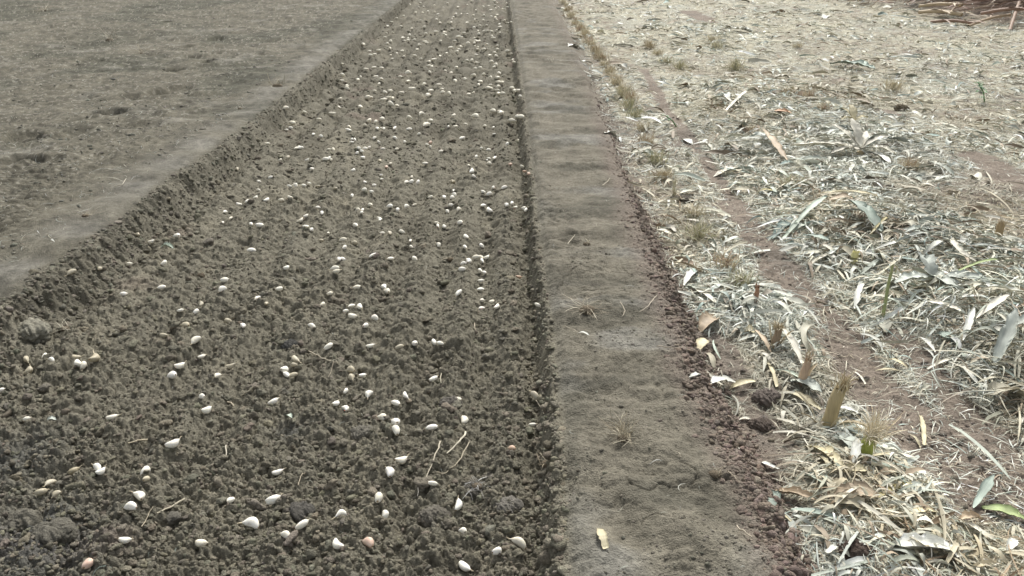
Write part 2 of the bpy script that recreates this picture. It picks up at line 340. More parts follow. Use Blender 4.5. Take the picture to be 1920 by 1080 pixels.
tone = tone + (pt_ - tone) * sst(-.01, .03, X - ed(RT, Y))[..., None]
rb = sst(-.10, .02, X - ed(PR, Y) + .06 * fbm(X * 6, Y * 6, 225, 2)) * (1 - sst(.0, .16, X - ed(FE, Y)))
rb = rb * (1 - .6 * sst(3.5, 8, Y))
tone = mixc(tone, (.215, .178, .146), rb * .75)
ff = np.empty_like(tone); ff[:] = (.215, .180, .145)
ff = mixc(ff, (.165, .143, .118), sst(.0, .5, fbm(X * 3, Y * 3, 231, 3)) * .8)
chaff = np.array([(.45, .43, .33)]) * (1 + .5 * fbm(X * 14, Y * 14, 235, 3) + .5 * vn(X * 48, Y * 48, 236))[..., None]
chaff = mixc(chaff, (.43, .43, .35), sst(.0, .5, fbm(X * 2.2, Y * 1.6, 237, 2)))
cv = sst(.15, .95, D + .6 * vn(X * 22, Y * 22, 233)) * (.45 + .40 * sst(2, 7, Y))
ff = ff + (chaff - ff) * cv[..., None]
ff = mixc(ff, (.16, .105, .08), np.exp(-(((X - STALKC[0]) / 2.1) ** 4 + ((Y - STALKC[1]) / 2.6) ** 4)))
tone = tone + (ff - tone) * sst(.0, .10, X - ed(FE, Y))[..., None]
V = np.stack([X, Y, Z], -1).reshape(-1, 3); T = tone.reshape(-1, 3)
nr, nc = X.shape; idx = np.arange(nr * nc).reshape(nr, nc)
Q = np.stack([idx[:-1, :-1], idx[:-1, 1:], idx[1:, 1:], idx[1:, :-1]], -1).reshape(-1, 4)
xm = X[:-1, :-1].ravel(); lfm = ed(LF, Y[:-1, :-1].ravel()) ; rtm = rtx[:-1, :-1].ravel(); fem = fex[:-1, :-1].ravel()
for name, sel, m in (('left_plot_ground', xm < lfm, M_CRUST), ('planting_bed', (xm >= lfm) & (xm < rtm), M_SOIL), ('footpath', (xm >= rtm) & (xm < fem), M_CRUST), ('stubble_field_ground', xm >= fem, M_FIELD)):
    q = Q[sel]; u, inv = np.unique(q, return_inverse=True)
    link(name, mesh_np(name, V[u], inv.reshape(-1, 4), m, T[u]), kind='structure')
del X, Y, Z, D, tone, lt_, pt_, ff, V, T, Q

# ------------------------------------------------------------------ loose clods
def ico(sub):
    import bmesh
    bm = bmesh.new(); bmesh.ops.create_icosphere(bm, subdivisions=sub, radius=1)
    v = np.array([x.co[:] for x in bm.verts]); f = np.array([[y.index for y in x.verts] for x in bm.faces]); bm.free(); return v, f
ICO = {1: ico(1), 2: ico(2), 3: ico(3), 5: ico(5)}
def clods(rng, x, y, r, tone, sub, sink=.35):
    v, f = ICO[sub]; N = len(x)
    var = []
    for k in range(16):
        a = rng.normal(size=(5, 3)); a /= np.linalg.norm(a, axis=1)[:, None]; d = 1 + sum(.15 * np.sin(3.1 * (v @ ax) + rng.uniform(0, 6)) for ax in a) + sum(.07 * np.sin(8.5 * (v @ ax[[1, 2, 0]]) + rng.uniform(0, 6)) for ax in a) + rng.normal(0, .085 if sub > 1 else .14, len(v))
        var.append(v * d[:, None])
    var = np.array(var)[rng.integers(0, 16, N)]
    c, s = np.cos(rng.uniform(0, 6.28, N)), 0; s = np.sqrt(1 - c * c) * np.sign(rng.normal(size=N))
    sx, sy, sz = (rng.uniform(.65, 1.45, N), rng.uniform(.65, 1.3, N), rng.uniform(.5, .95, N))
    a, b, d = var[..., 0] * sx[:, None], var[..., 1] * sy[:, None], var[..., 2] * sz[:, None]
    W = np.stack([(a * c[:, None] - b * s[:, None]) * r[:, None] + x[:, None], (a * s[:, None] + b * c[:, None]) * r[:, None] + y[:, None], d * r[:, None]], -1)
    W[..., 2] += (ground(x, y) + r * (1 - 2 * sink) * .7)[:, None]
    F = (f[None] + (np.arange(N) * len(v))[:, None, None]).reshape(-1, 3)
    return W.reshape(-1, 3), F, np.repeat(tone, len(v), 0), np.zeros((N * len(v), 3))
rng = np.random.default_rng(5)
def sample_y(n, y0, y1, p):
    u = rng.uniform(size=n); a = 1 - p
    return (y0 ** a + u * (y1 ** a - y0 ** a)) ** (1 / a)
def soil_tone(n, base, red=0.):
    t = np.array(base)[None] * rng.uniform(.72, 1.22, (n, 1)) * (1 + rng.normal(0, .025, (n, 3))); return t
parts = []
n = 42000; y = sample_y(n, 1.15, 13, 1.7); x = ed(LF, y) + (ed(RF, y) - ed(LF, y)) * rng.uniform(0, 1, n)
x = np.where(x < -(.72 * y + .75), rng.uniform(-1.0, .1, n) * (.66 * y + .6), x)
ok = (x > ed(LF, y) + .02) & (x < ed(RF, y)) & (vn(x * 5, y * 4, 401) + rng.uniform(-.5, .5, n) > -.35); x, y = x[ok], y[ok]; n = len(x)
r = np.clip(rng.lognormal(math.log(.0037), .52, n), .0018, .018) * np.clip(.8 + y * .08, .8, 1.4)
for sel, sub in ((r > .010, 3), ((r * 2.2 > y * .006) & (r <= .010), 2), ((r * 2.2 <= y * .006) & (r <= .010), 1)):
    parts.append(clods(rng, x[sel], y[sel], r[sel], soil_tone(sel.sum(), (.212, .195, .149)), sub, .5))
for A_, B_, n, tn_ in ((LT, LF, 9000, (.195, .182, .142)), (RF, RT, 3200, (.245, .225, .172))):
    y = sample_y(n, 1.15, 15, 1.35); a_, b_ = ed(A_, y), ed(B_, y); x = a_ + (b_ - a_) * rng.uniform(-.1, 1.15, n)
    parts.append(clods(rng, x, y, np.clip(rng.lognormal(math.log(.0042), .6, n), .002, .016), soil_tone(n, tn_), 2, .68))
v, f, t, b = join(parts)
link('soil_crumbs', mesh_np('soil_crumbs', v, f, M_CLOD, t), kind='stuff', label='loose dark crumbs of tilled soil covering the garlic bed', category='soil')
parts = []
n = 17000; y = sample_y(n, 1.1, 9, 1.8); x = ed(PR, y) + (ed(FE, y) - ed(PR, y)) * rng.normal(.5, .3, n); r = np.clip(rng.lognormal(math.log(.0033), .62, n), .0016, .013)
keep = rng.uniform(size=n) < np.clip(1.4 - y * .17, .12, 1); x, y, r = x[keep], y[keep], r[keep]
parts.append(clods(rng, x, y, r, soil_tone(len(x), (.235, .190, .155)) * (1 + rng.uniform(-.05, .12, (len(x), 1)) * [[1, 1.2, 1.2]]), 2, .62))
v, f, t, b = join(parts)
link('reddish_crumbs', mesh_np('reddish_crumbs', v, f, M_CLOD, t), kind='stuff', label='band of reddish brown crumbs spilling down the outer side of the path', category='soil')
parts = []
n = 26000; y = sample_y(n, 1.6, 14, 1.3); x = ed(LT, y) - .22 - np.abs(rng.normal(0, 1.0, n)) * (.25 + .5 * y); r = np.clip(rng.lognormal(math.log(.0045), .55, n), .002, .018)
kp = vn(x * 2.2, y * 2.2, 411) + rng.uniform(-.4, .4, n) > 0; x, y, r = x[kp], y[kp], r[kp]
parts.append(clods(rng, x, y, r, soil_tone(len(x), (.185, .178, .146)) * rng.uniform(.8, 1.25, (len(x), 1)), 1, .55))
n = 7000; y = sample_y(n, 1.2, 9, 1.6); x = ed(RT, y) + (ed(PR, y) - ed(RT, y)) * rng.uniform(.02, 1, n); r = np.clip(rng.lognormal(math.log(.0022), .55, n), .0012, .007)
kp = vn(x * 6, y * 6, 413) + rng.uniform(-.3, .3, n) > .08; x, y, r = x[kp], y[kp], r[kp]
parts.append(clods(rng, x, y, r, soil_tone(len(x), (.20, .186, .148)), 1, .6))
n = 3500; y = sample_y(n, 1.2, 8, 1.7); x = ed(FE, y) + rng.uniform(.02, 1.6, n); r = np.clip(rng.lognormal(math.log(.004), .6, n), .002, .016)
parts.append(clods(rng, x, y, r, soil_tone(n, (.225, .195, .160)), 1, .55))
v, f, t, b = join(parts)
link('soil_grit', mesh_np('soil_grit', v, f, M_CLOD, t), kind='stuff', label='small soil grit scattered over the path and the bare plots', category='soil')
# big separate clods
BIG = [(682, 817, .030, 'flat grey clod left of the five cloves stacked near mid bed', (.15, .14, .115)), (820, 812, .0, '', None), (382, 893, .028, 'rounded brown clod level with the upright cloves at lower left', None),
       (220, 940, .022, 'small brown clod left of the two cloves lying end to end', None), (102, 1005, .040, 'large dark grey moist clod in the lower left corner', (.115, .108, .088)),
       (45, 985, .040, 'wide dark moist clod at the left edge beside the corner clod', (.125, .117, .094)), (735, 1000, .0, '', None), (890, 925, .034, 'dark clod under the tangle of grey roots', (.095, .088, .074)),
       (950, 955, .030, 'smooth grey clod lying near the trench at lower right of bed', (.15, .14, .12)), (815, 975, .034, 'broad low clod just below the slim yellowish clove', (.12, .11, .09)),
       (545, 650, .026, 'dark clod above the single clove in the bed centre', (.07, .068, .062)), (330, 745, .02, 'small clod beside the clove below the bank crack', None), (60, 628, .055, 'big cracked block of soil broken off the left bank', (.21, .2, .16)),
       (740, 612, .0, '', None), (1358, 742, .022, 'dark brown clod standing by the white husk', (.10, .08, .066)), (1440, 750, .036, 'flat brown clod between red crumbs and straw stubble', (.13, .11, .095)), (1425, 800, .028, 'crumbly brown clod below the flat one at the straw edge', (.11, .09, .075)),
       (1605, 1040, .040, 'dark brown clod amid straw at the bottom right', (.085, .066, .054)), (1285, 378, .035, 'dark clod beside the far stubble tufts', (.10, .088, .072)), (1275, 388, .0, '', None), (1690, 207, .045, 'brown clod on the litter in the distance', (.12, .10, .07)),
       (660, 628, .0, '', None), (845, 760, .026, 'greyish clod right of the curved clove', (.12, .11, .095)), (885, 745, .024, 'small round clod beside the greyish clod', None), (420, 870, .022, 'rounded clod right of the crescent clove', None), (560, 965, .03, 'dark clod between two lower bed cloves', (.085, .08, .07))]
for bx, by, br, lab, tn in BIG:
    if br <= 0: continue
    q = spot(bx, by, ZF if bx > 1200 else 0); tn = tuple(1.45 * c_ for c_ in (tn or (.14, .13, .10)))
    v, f, t, b = clods(rng, np.array([0.]), np.array([0.]), np.array([br]), np.array([tn]), 3)
    v, f = ICO[5]; v = v.copy(); sd_ = bx * .37; a_, b2_ = v[:, 0] * 1.3 + v[:, 2] * .8 + sd_, v[:, 1] * 1.3 - v[:, 2] * .9 + sd_
    dsp = 1 + .38 * fbm(a_ * 1.3, b2_ * 1.3, 7, 2) + .22 * lumps(a_ * 2, b2_ * 2, .8, 9) + .14 * lumps(a_, b2_, .17, 10) / .17 * .3 + .05 * fbm(a_ * 14, b2_ * 14, 11, 2)
    v = v * dsp[:, None] * np.array([1.15, 1.0, .72]) * br; t = np.tile(np.array(tn), (len(v), 1)) * (1 + .3 * fbm(a_ * 4, b2_ * 4, 12, 3))[:, None]
    o = link('soil_clod', mesh_np('soil_clod', v, f, M_CLOD, t), label=lab, category='clod', group='large clods of soil'); o.location = (q[0], q[1], q[2] + br * .18)

# ------------------------------------------------------------------ garlic cloves
def clove_mesh(name, L, wd, bendk, tail, seed, material, lump=.0):
    rg = np.random.default_rng(seed); K, S = 16, 14; t = np.linspace(0, 1, K); V = []
    for i, tt in enumerate(t):
        w = (math.sin(math.pi * min(1, tt * 1.06 + .03) ** .82)) ** .72 if tt < .94 else .10
        w = max((math.sin(math.pi * (.16 + .80 * tt ** 1.15))) ** .75 * (1 - .10 * tt), .12)
        if tt > .74: w *= 1 - .72 * ((tt - .74) / .26) ** 1.3
        if tt < .12: w *= .72 + .28 * tt / .12
        cx = (tt - .45) * L; cy = bendk * L * ((tt - .45) ** 2 * 1.6)
        for j in range(S):
            a = 2 * math.pi * j / S; ca, sa = math.cos(a), math.sin(a)
            rr = wd * .5 * w * (1 + .08 * math.cos(2 * a + 1) + (.10 * abs(math.cos(1.5 * a))) + lump * math.sin(3 * a + 5 * tt + seed))
            fy = ca * rr * (1.0 if ca < 0 else .82); V.append((cx, cy + fy, sa * rr * .88))
    V = np.array(V); F = []
    for i in range(K - 1):
        for j in range(S): F.append((i * S + j, (i + 1) * S + j, (i + 1) * S + (j + 1) % S, i * S + (j + 1) % S))
    n0 = len(V); V = np.vstack([V, V[:S].mean(0) - [L * .02, 0, 0], V[-S:].mean(0) + [L * .02, 0, 0]])
    for j in range(S): F.append((n0, j, (j + 1) % S, n0)); F.append((n0 + 1, (K - 1) * S + (j + 1) % S, (K - 1) * S + j, n0 + 1))
    me = bpy.data.meshes.new(name); me.from_pydata([tuple(p) for p in V], [], [tuple(dict.fromkeys(q)) for q in F])
    me.polygons.foreach_set('use_smooth', [True] * len(me.polygons)); me.materials.append(material)
    end = V[n0 + 1]; K2 = 6; tv = []
    for i in range(K2):
        u = i / (K2 - 1); r = wd * .085 * (1 - .75 * u) + .0004; c = end + np.array([u * tail, bendk * L * .25 * u + math.sin(seed + u * 3) * .0015 * u, .0015 * math.sin(seed * 2 + 3 * u)])
        for j in range(5): a = 2 * math.pi * j / 5; tv.append((c[0] - .002, c[1] + math.cos(a) * r, c[2] + math.sin(a) * r * .5))
    tf = [(i * 5 + j, (i + 1) * 5 + j, (i + 1) * 5 + (j + 1) % 5, i * 5 + (j + 1) % 5) for i in range(K2 - 1) for j in range(5)] + [tuple(range((K2 - 1) * 5, K2 * 5))]
    tm = bpy.data.meshes.new('dry_tip'); tm.from_pydata(tv, [], tf); tm.materials.append(M_TIP); tm.polygons.foreach_set('use_smooth', [True] * len(tm.polygons))
    base = V[n0]; rv = []; rf_ = []
    for i, (rad, dx) in enumerate(((.30, .0012), (.24, -.0006), (.10, -.0014))):
        for j in range(8): a = 2 * math.pi * j / 8; rv.append((base[0] + dx, base[1] + math.cos(a) * rad * wd * .42, math.sin(a) * rad * wd * .4))
    rf_ = [(i * 8 + j, i * 8 + (j + 1) % 8, (i + 1) * 8 + (j + 1) % 8, (i + 1) * 8 + j) for i in range(2) for j in range(8)] + [tuple(range(16, 24))]
    rm = bpy.data.meshes.new('root_end'); rm.from_pydata(rv, [], rf_); rm.materials.append(M_ROOT)
    return me, tm, rm
KINDS = {}
for mk, mm in (('white', M_CLOVE), ('pink', M_PINK), ('dull', M_DULL)):
    KINDS[mk] = [clove_mesh('garlic_clove', *a, seed=k, material=mm) for k, a in enumerate([(.034, .0215, .55, .008), (.031, .0195, .35, .004), (.036, .018, .30, .010), (.029, .022, .45, .003), (.033, .0165, .15, .006), (.038, .022, .7, .014), (.027, .0205, .25, .002)])]
NEAR = '''232,557 306,550 419,555 526,556 620,559 606,577 501,577d 484,567s 380,580d 370,592 341,593 428,605d 458,622 586,618 351,622d 309,642d 369,651 618,660 381,681 340,699 326,715
434,700d 410,718 86,673 100,684 54,688d 56,699d 146,683d 161,699 151,698 183,686d 8,747 555,685d 535,701 553,696d 550,711d 539,712s 381,754 391,783 514,764 632,769 54,799 213,792 328,850 140,891d 187,890
195,903 97,915d 277,898 279,916d 83,940d 109,935d 267,944 250,965 522,894 515,952 435,952 476,994 569,1001 539,1018 237,1023 379,1027 169,1069p 672,549 726,552 720,544 660,582 675,582 650,597 662,601 703,602
687,625 695,660 750,660d 779,660 815,652 826,661 860,560 901,546 904,570 922,570 903,582 932,583 1008,595 659,706d 660,717d 681,712 814,729 650,744 692,753 761,756 857,756 650,777 744,773 719,791 871,797 744,810
744,823 811,818 1003,761d 998,805 960,850p 754,874 733,903 813,927 712,955 724,979 642,974 861,971 869,1008 933,1046 974,1029 693,1029p 634,1036 871,1073 422,530 539,512 473,475 632,521 629,506 637,497 642,492
700,484 733,492 778,496 770,457 771,467 823,465 874,452 872,470 903,469 892,489 902,487 904,495 879,495 869,500 866,510 900,510 908,516 902,532 973,523p 913,490 644,455 647,471 718,445 731,444d 753,440 665,461d
603,456d 616,442 575,416 565,421 575,430 585,436 667,429 713,415 597,395 604,402 472,428 489,430 418,421 434,416 423,402 449,387 465,384 480,372 486,361 486,345 508,337 501,381 544,355 555,351 570,352 580,350
597,352d 529,381 545,383 661,375 630,359d 663,322 715,334 716,341 772,335 762,346 772,347 784,346 685,349 702,353 684,364 697,367 695,390 680,398 672,398 679,409 732,395 746,399 762,393 777,386 808,375 833,375
851,361 852,369 848,374 845,390 839,399 860,398 819,423 821,428 833,431 863,423 849,345d 879,318 885,325 888,337 925,355 945,353 906,367 918,370 906,394 917,402 950,393 960,386 967,395 983,403 986,412 916,284
913,305 917,312 927,302 917,299 893,300 827,287 798,313 957,313p 979,323 984,330p 991,331p 725,318p 732,310d 712,306d 617,304 622,307 611,304 577,305 585,321 526,303 540,298d 562,281 565,285 557,283 502,274
446,322d 616,281 625,281 588,256 602,257 660,262 666,267 660,271 710,265 702,261 741,263 759,269 744,281 718,281 692,278 685,281 673,282 679,289 670,288 681,299 801,274 807,277 807,270p 866,261 903,281 926,257
951,273 972,266 960,234 970,227 977,228 925,241 940,223 938,213 925,213 909,241 892,223 873,234 851,224 841,245 854,243 808,233 799,239 790,221 767,224 768,246 786,252 740,245 708,245 715,242 720,245 693,233
685,240 705,235 717,230 654,249 655,240 623,216 599,228 549,234 538,245 545,243 536,203 571,212 676,205 635,203 639,190 259,444d 286,467 335,453 243,501 310,500 189,510d 134,511d'''
FAR = '''485,348 328,498 327,570 465,572 327,633 447,622 363,655 363,672 530,743 571,685 688,682 648,707 603,638 622,620 565,520 625,543 505,530 580,577 775,720 848,685 762,585 820,608 820,563 983,550 1000,520 980,492
1012,465 980,465 917,457 870,443 790,425 778,402 737,403 703,443 540,445 533,405 570,408 601,387 690,410 686,375 905,352 962,342 887,373 947,322 1065,325 1060,431 1110,425 1138,373 1148,358 1200,370 1215,350 1190,408
1169,307 1270,327 1300,470 1335,475 1262,465 1332,425 1100,540 1185,525 1145,558 1173,608 1247,605 1362,507 1325,530 1387,560 1440,577 1466,532 1500,552 1503,573 1498,595 1500,632 1527,632 1440,640 1499,650
1350,648 1365,620 1315,583 1423,672 1440,675 1490,690 1312,700 1277,737 1080,710 1075,675 1052,640 993,717 970,740 942,658 1130,708 1527,722 1500,725 1600,695 1620,710 1648,715 1660,757 1568,403 1597,428 1607,460
1614,496 1445,470 1480,490 1433,435 1480,432 1470,408 1490,342 1490,385 1413,345 1390,385 1318,285 1328,310 1345,320 1318,325 1345,352 1342,372 1322,345 1358,310 1460,310 1450,280 1315,205 1510,205 1505,185 1390,243
1415,237 1447,243 1485,240 1475,143 1485,155 1490,130 1545,160 1593,192 1570,178 1385,155 1320,155 1362,190 1410,188 1262,183 1145,190 1150,152 1160,130 1180,120 1220,103 1265,105 1310,115 1328,85 1385,60 1390,130
1445,120 1440,93 1425,42 1300,20 1265,38 1195,55 1118,27 1085,50 1018,40 1045,110 1020,95 970,95 930,93 900,60 938,50 912,20 835,40 877,110 787,125 735,145 695,178 665,200 705,240 660,255 648,280 665,325 690,310
780,285 795,315 820,290 820,310 850,230 830,265 770,215 915,165 943,208 870,315 955,262 1030,250 1035,158 1060,180 1090,240 1090,270 1105,285 1100,243 1150,215 1240,262 1222,275 1205,285 1192,295 1345,233 1350,255
1490,20 1475,40 1480,75 1500,60 1548,70 1567,75 1530,68 1560,45 1470,15 1510,265 640,770 690,820 740,820 520,745 680,760 705,765'''
HAND = {'642,974': (5, 200), '724,979': (0, 95), '391,783': (3, 25), '326,715': (3, 170), '328,850': (0, 35), '54,799': (1, 15), '515,952': (0, 30), '522,894': (2, 10), '277,898': (6, 85), '267,944': (0, 140),
        '250,965': (1, 170), '379,1027': (6, 0), '539,1018': (1, 150), '933,1046': (3, 40), '974,1029': (2, 150), '634,1036': (5, 320), '754,874': (0, 25), '733,903': (1, 110), '861,971': (2, 80), '869,1008': (3, 150),
        '857,756': (4, 160), '811,818': (4, 175), '813,927': (4, 5), '871,797': (1, 95), '744,773': (1, 155), '719,791': (3, 160), '779,660': (1, 280), '687,625': (4, 80), '161,699': (1, 105), '213,792': (2, 25),
        '960,850': (6, 170), '693,1029': (1, 140), '169,1069': (6, 90), '514,764': (2, 35), '606,577': (1, 80), '370,592': (1, 80), '712,955': (1, 100), '237,1023': (1, 20), '569,1001': (4, 40), '458,622': (1, 130)}
pts = []
for tok in NEAR.split():
    fl = tok[-1] if tok[-1].isalpha() else ''; a, b_ = tok.rstrip('dsp').split(','); pts.append((float(a), float(b_), fl))
for tok in FAR.split():
    a, b_ = tok.split(','); pts.append((560 + float(a) / 4, float(b_) / 4, 'f'))
pts.sort(key=lambda p: -p[1])
rnd = random.Random(11)
LOOK = {0: 'plump', 1: 'rounded', 2: 'long', 3: 'fat', 4: 'slim', 5: 'crescent', 6: 'stubby'}
_N = 'zero one two three four five six seven eight nine ten eleven twelve thirteen fourteen fifteen sixteen seventeen eighteen nineteen'.split()
_T = 'x x twenty thirty forty fifty sixty seventy eighty ninety'.split()
def words(a):
    a = int(round(a)); return _N[a] if a < 20 else _T[a // 10] + ('-' + _N[a % 10] if a % 10 else '')
def clove_label(i, p, v, kind):
    px, py, _ = p
    near = [(q, math.hypot((q[0] - px), (q[1] - py) * 1.0)) for j, q in enumerate(pts) if j != i]
    lim = 10 + py * .022; k = [q for q, d in near if d < lim]
    colr = {'white': 'white', 'pink': 'pinkish', 'dull': 'dirt-smeared tan'}[kind]
    if not k: ctx = 'lying alone'
    elif len(k) == 1: ctx = ('left' if px < k[0][0] else 'right') + ' of close pair'
    else:
        xs = [q[0] for q in k]; ctx = ('leftmost' if px < min(xs) else 'rightmost' if px > max(xs) else 'inner') + ' of cluster'
    return f"{LOOK[v]} {colr} garlic clove, {ctx}, {words(px / 19.2)} percent across and {words(py / 10.8)} down"
stuff = []; seen = {}; NIND = 300
gr = 'garlic cloves scattered on the tilled bed'
for i, p in enumerate(pts):
    px, py, fl = p
    kind = {'d': 'dull', 'p': 'pink'}.get(fl, 'white')
    key = f'{px:.0f},{py:.0f}'; v, rot = HAND.get(key, (rnd.choice([0, 1, 1, 2, 2, 3, 4, 4, 5, 6]), rnd.uniform(0, 360)))
    if v == 5 and key not in HAND and rnd.random() < .6: v = 0
    q = spot(px, py + (2 if py > 500 else 1)); sc_ = 1.2 * rnd.uniform(.74, 1.2) * (.75 if fl == 's' else .95 if py > 300 else 1.0)
    qf = float(ground(np.array([q[0]]), np.array([q[1]]))[0])
    xs_ = q[0] + np.array([-.010, .010, 0, 0, 0]); ys_ = q[1] + np.array([0, 0, -.010, .010, 0]); qf = float(ground(xs_, ys_).max())
    rx, ry = rnd.uniform(-.7, .7), rnd.uniform(-.35, .35)
    if i < NIND:
        me, tm, rm = KINDS[kind][v]
        o = link('garlic_clove', me, category='garlic clove', group=gr)
        lb = clove_label(i, p, v, kind)
        if lb in seen:
            lb = lb.replace(' garlic clove, ', ' garlic clove, farther ')
        seen[lb] = seen.get(lb, 0) + 1; o['label'] = lb
        o.location = (q[0], q[1], qf + .0055 * sc_); o.rotation_euler = (rx, ry, R(rot)); o.scale = (sc_,) * 3
        if i < 170:
            link('dry_tip', tm, o); link('root_end', rm, o)
    else:
        stuff.append((q[0], q[1], qf + .016 * sc_, R(rot), rx, sc_ * 1.5, v))
# the many far cloves as one
me0 = [KINDS['white'][k][0] for k in range(7)]
sv, sf, o_ = [], [], 0
from mathutils import Euler, Matrix, Vector
for (x_, y_, z_, rt_, rx_, s_, v_) in stuff:
    m_ = Matrix.LocRotScale(Vector((x_, y_, z_)), Euler((rx_, 0, rt_)), Vector((s_,) * 3))
    vs_ = [m_ @ q.co for q in me0[v_].vertices]; sv += [tuple(q) for q in vs_]; sf += [tuple(i_ + o_ for i_ in pl.vertices) for pl in me0[v_].polygons]; o_ += len(vs_)
fm = bpy.data.meshes.new('far_garlic_cloves'); fm.from_pydata(sv, [], sf); fm.materials.append(M_CLOVE); fm.polygons.foreach_set('use_smooth', [True] * len(fm.polygons))
link('far_garlic_cloves', fm, kind='stuff', label='tiny distant garlic cloves dotting the far end of the bed', category='garlic')

# ------------------------------------------------------------------ straw litter over the field
PAL = np.array([(.50, .485, .37), (.60, .60, .50), (.42, .39, .28), (.36, .39, .31), (.46, .49, .42), (.31, .25, .17), (.68, .69, .62), (.22, .17, .11), (.27, .34, .29)])
PW = np.array([.22, .14, .18, .12, .12, .09, .05, .04, .04]); PW /= PW.sum(); PAL = PAL * 1.15 * [[.985, .99, 1.03]]
def pal(n): return PAL[rng.choice(len(PAL), n, p=PW)] * rng.uniform(.8, 1.12, (n, 1))
def zone(c, x, y):
    g = sst(-.05, .35, fbm(x * 1.9, y * 1.3, 421, 3))[:, None]; br = sst(.1, .45, fbm(x * 2.3 + 4, y * 1.7, 423, 3))[:, None]
    grey = c.mean(1, keepdims=True) * np.array([[.98, 1.03, .93]]) * 1.08
    c = c + (grey - c) * g * .45; c = c + (c * [[.78, .69, .58]] - c) * br * .7
    return c * (1 + .5 * vn(x * 3.1, y * 3.1, 425))[:, None]
def field_points(n, y0, y1, p, wmax=1.0, power=1.0, floor=0.0):
    y = sample_y(n, y0, y1, p); x0 = ed(FE, y) - .08; x1 = .68 * y + .95
    x = x0 + (x1 - x0) * rng.uniform(0, 1, n); d = litter_density(x, y); k = rng.uniform(size=n) < np.clip(d, floor * (x > ed(FE, y) + .05), 2) ** power * wmax
    return x[k], y[k], d[k]
parts = []
x, y, d = field_points(330000, 1.05, 19, 1.6, power=.9, floor=.02); n = len(x)                       # slivers
P = np.stack([x, y, x * 0], -1)
parts.append(ribbons(rng, P, rng.uniform(0, 6.28, n), rng.lognormal(math.log(.036), .55, n) * (1 + y * .05), rng.uniform(.0008, .0030, n) * (1 + y * .10), zone(pal(n), x, y), K=2, arch=rng.uniform(0, .008, n), bend=rng.normal(0, .3, n), roll=rng.normal(0, .4, n), lift=rng.uniform(.001, .010, n) + .012 * np.clip(d - .6, 0, 1)))
x, y, d = field_points(70000, 1.05, 6, 1.2, power=.7, floor=.04); n = len(x)
parts.append(ribbons(rng, np.stack([x, y, x * 0], -1), rng.uniform(0, 6.28, n), rng.lognormal(math.log(.02), .55, n), rng.lognormal(math.log(.0018), .5, n), zone(pal(n), x, y) * rng.uniform(.7, 1.1, (n, 1)), K=2, arch=rng.uniform(0, .005, n), bend=rng.normal(0, .4, n), roll=rng.normal(0, .4, n), lift=rng.uniform(.003, .009, n)))
x, y, d = field_points(24000, 1.1, 17, 1.1, power=1.5); n = len(x)                     # narrow leaf ribbons
P = np.stack([x, y, x * 0], -1)
parts.append(ribbons(rng, P, rng.uniform(0, 6.28, n), rng.lognormal(math.log(.062), .5, n), rng.lognormal(math.log(.0036), .6, n) * (1 + y * .05), zone(pal(n), x, y), K=5, arch=rng.uniform(0, .022, n) ** 1.0, bend=rng.normal(0, .6, n), roll=rng.normal(0, .5, n), twist=rng.normal(0, 1.2, n), lift=rng.uniform(.002, .018, n) + .02 * np.clip(d - .6, 0, 1)))
v, f, t, b = join(parts)
link('straw_litter', mesh_np('straw_litter', v, f, M_STRAW, t, True), kind='stuff', label='chopped pale straw and shredded leaf litter covering the harvested field', category='straw')
parts = []
x, y, d = field_points(3600, 1.2, 15, .9, power=1.6); n = len(x)                       # broader dry blades
P = np.stack([x, y, x * 0], -1)
parts.append(ribbons(rng, P, rng.uniform(0, 6.28, n), rng.lognormal(math.log(.085), .5, n), rng.lognormal(math.log(.009), .55, n), zone(pal(n), x, y), K=7, cross=3, cup=.35, arch=rng.uniform(0, .016, n), bend=rng.normal(0, .45, n), roll=rng.normal(0, .4, n), twist=rng.normal(0, 1.0, n), lift=rng.uniform(.004, .02, n) + .03 * np.clip(d - .6, 0, 1), taper=rng.uniform(.1, .85, n)))
x, y, d = field_points(15000, 2.8, 19, .5, power=1.8, wmax=.6); n = len(x)
parts.append(ribbons(rng, np.stack([x, y, x * 0], -1), rng.uniform(0, 6.28, n), np.clip(rng.lognormal(math.log(.10), .42, n), .03, .24) * (1 + .03 * y), rng.lognormal(math.log(.009), .55, n) * (1 + .07 * y), zone(pal(n), x, y) * rng.uniform(.75, 1.2, (n, 1)), K=5, cross=3, cup=.35, arch=rng.uniform(0, .022, n), bend=rng.normal(0, .5, n), roll=rng.normal(0, .5, n), twist=rng.normal(0, 1.2, n), lift=rng.uniform(.004, .028, n), taper=rng.uniform(.1, .85, n)))
# extra blades heaped on the mounds
hx = []
for (a, b_, r_, hh) in HEAPS[:6] + HEAPS[14:15]:
    k = int(480 * r_ * (hh / .06)); hx.append(np.stack([rng.normal(a, r_ * .55, k), rng.normal(b_, r_ * .55, k), np.full(k, hh)], -1))
hx = np.concatenate(hx); n = len(hx)
parts.append(ribbons(rng, hx, rng.normal(0.2, 1.0, n), rng.lognormal(math.log(.15), .45, n), rng.lognormal(math.log(.0055), .5, n), zone(pal(n), hx[:, 0], hx[:, 1]), K=9, cross=3, cup=.4, arch=rng.uniform(.0, .035, n), bend=rng.normal(0, 1.0, n), roll=rng.normal(0, .6, n), twist=rng.normal(0, 2, n), lift=rng.uniform(.005, .9, n) * hx[:, 2] * .6, taper=.85))
v, f, t, b = join(parts)
link('leaf_litter', mesh_np('leaf_litter', v, f, M_LEAF, t, True, b), kind='stuff', label='curled dry leaf blades lying in tangles on the straw litter', category='leaf litter')
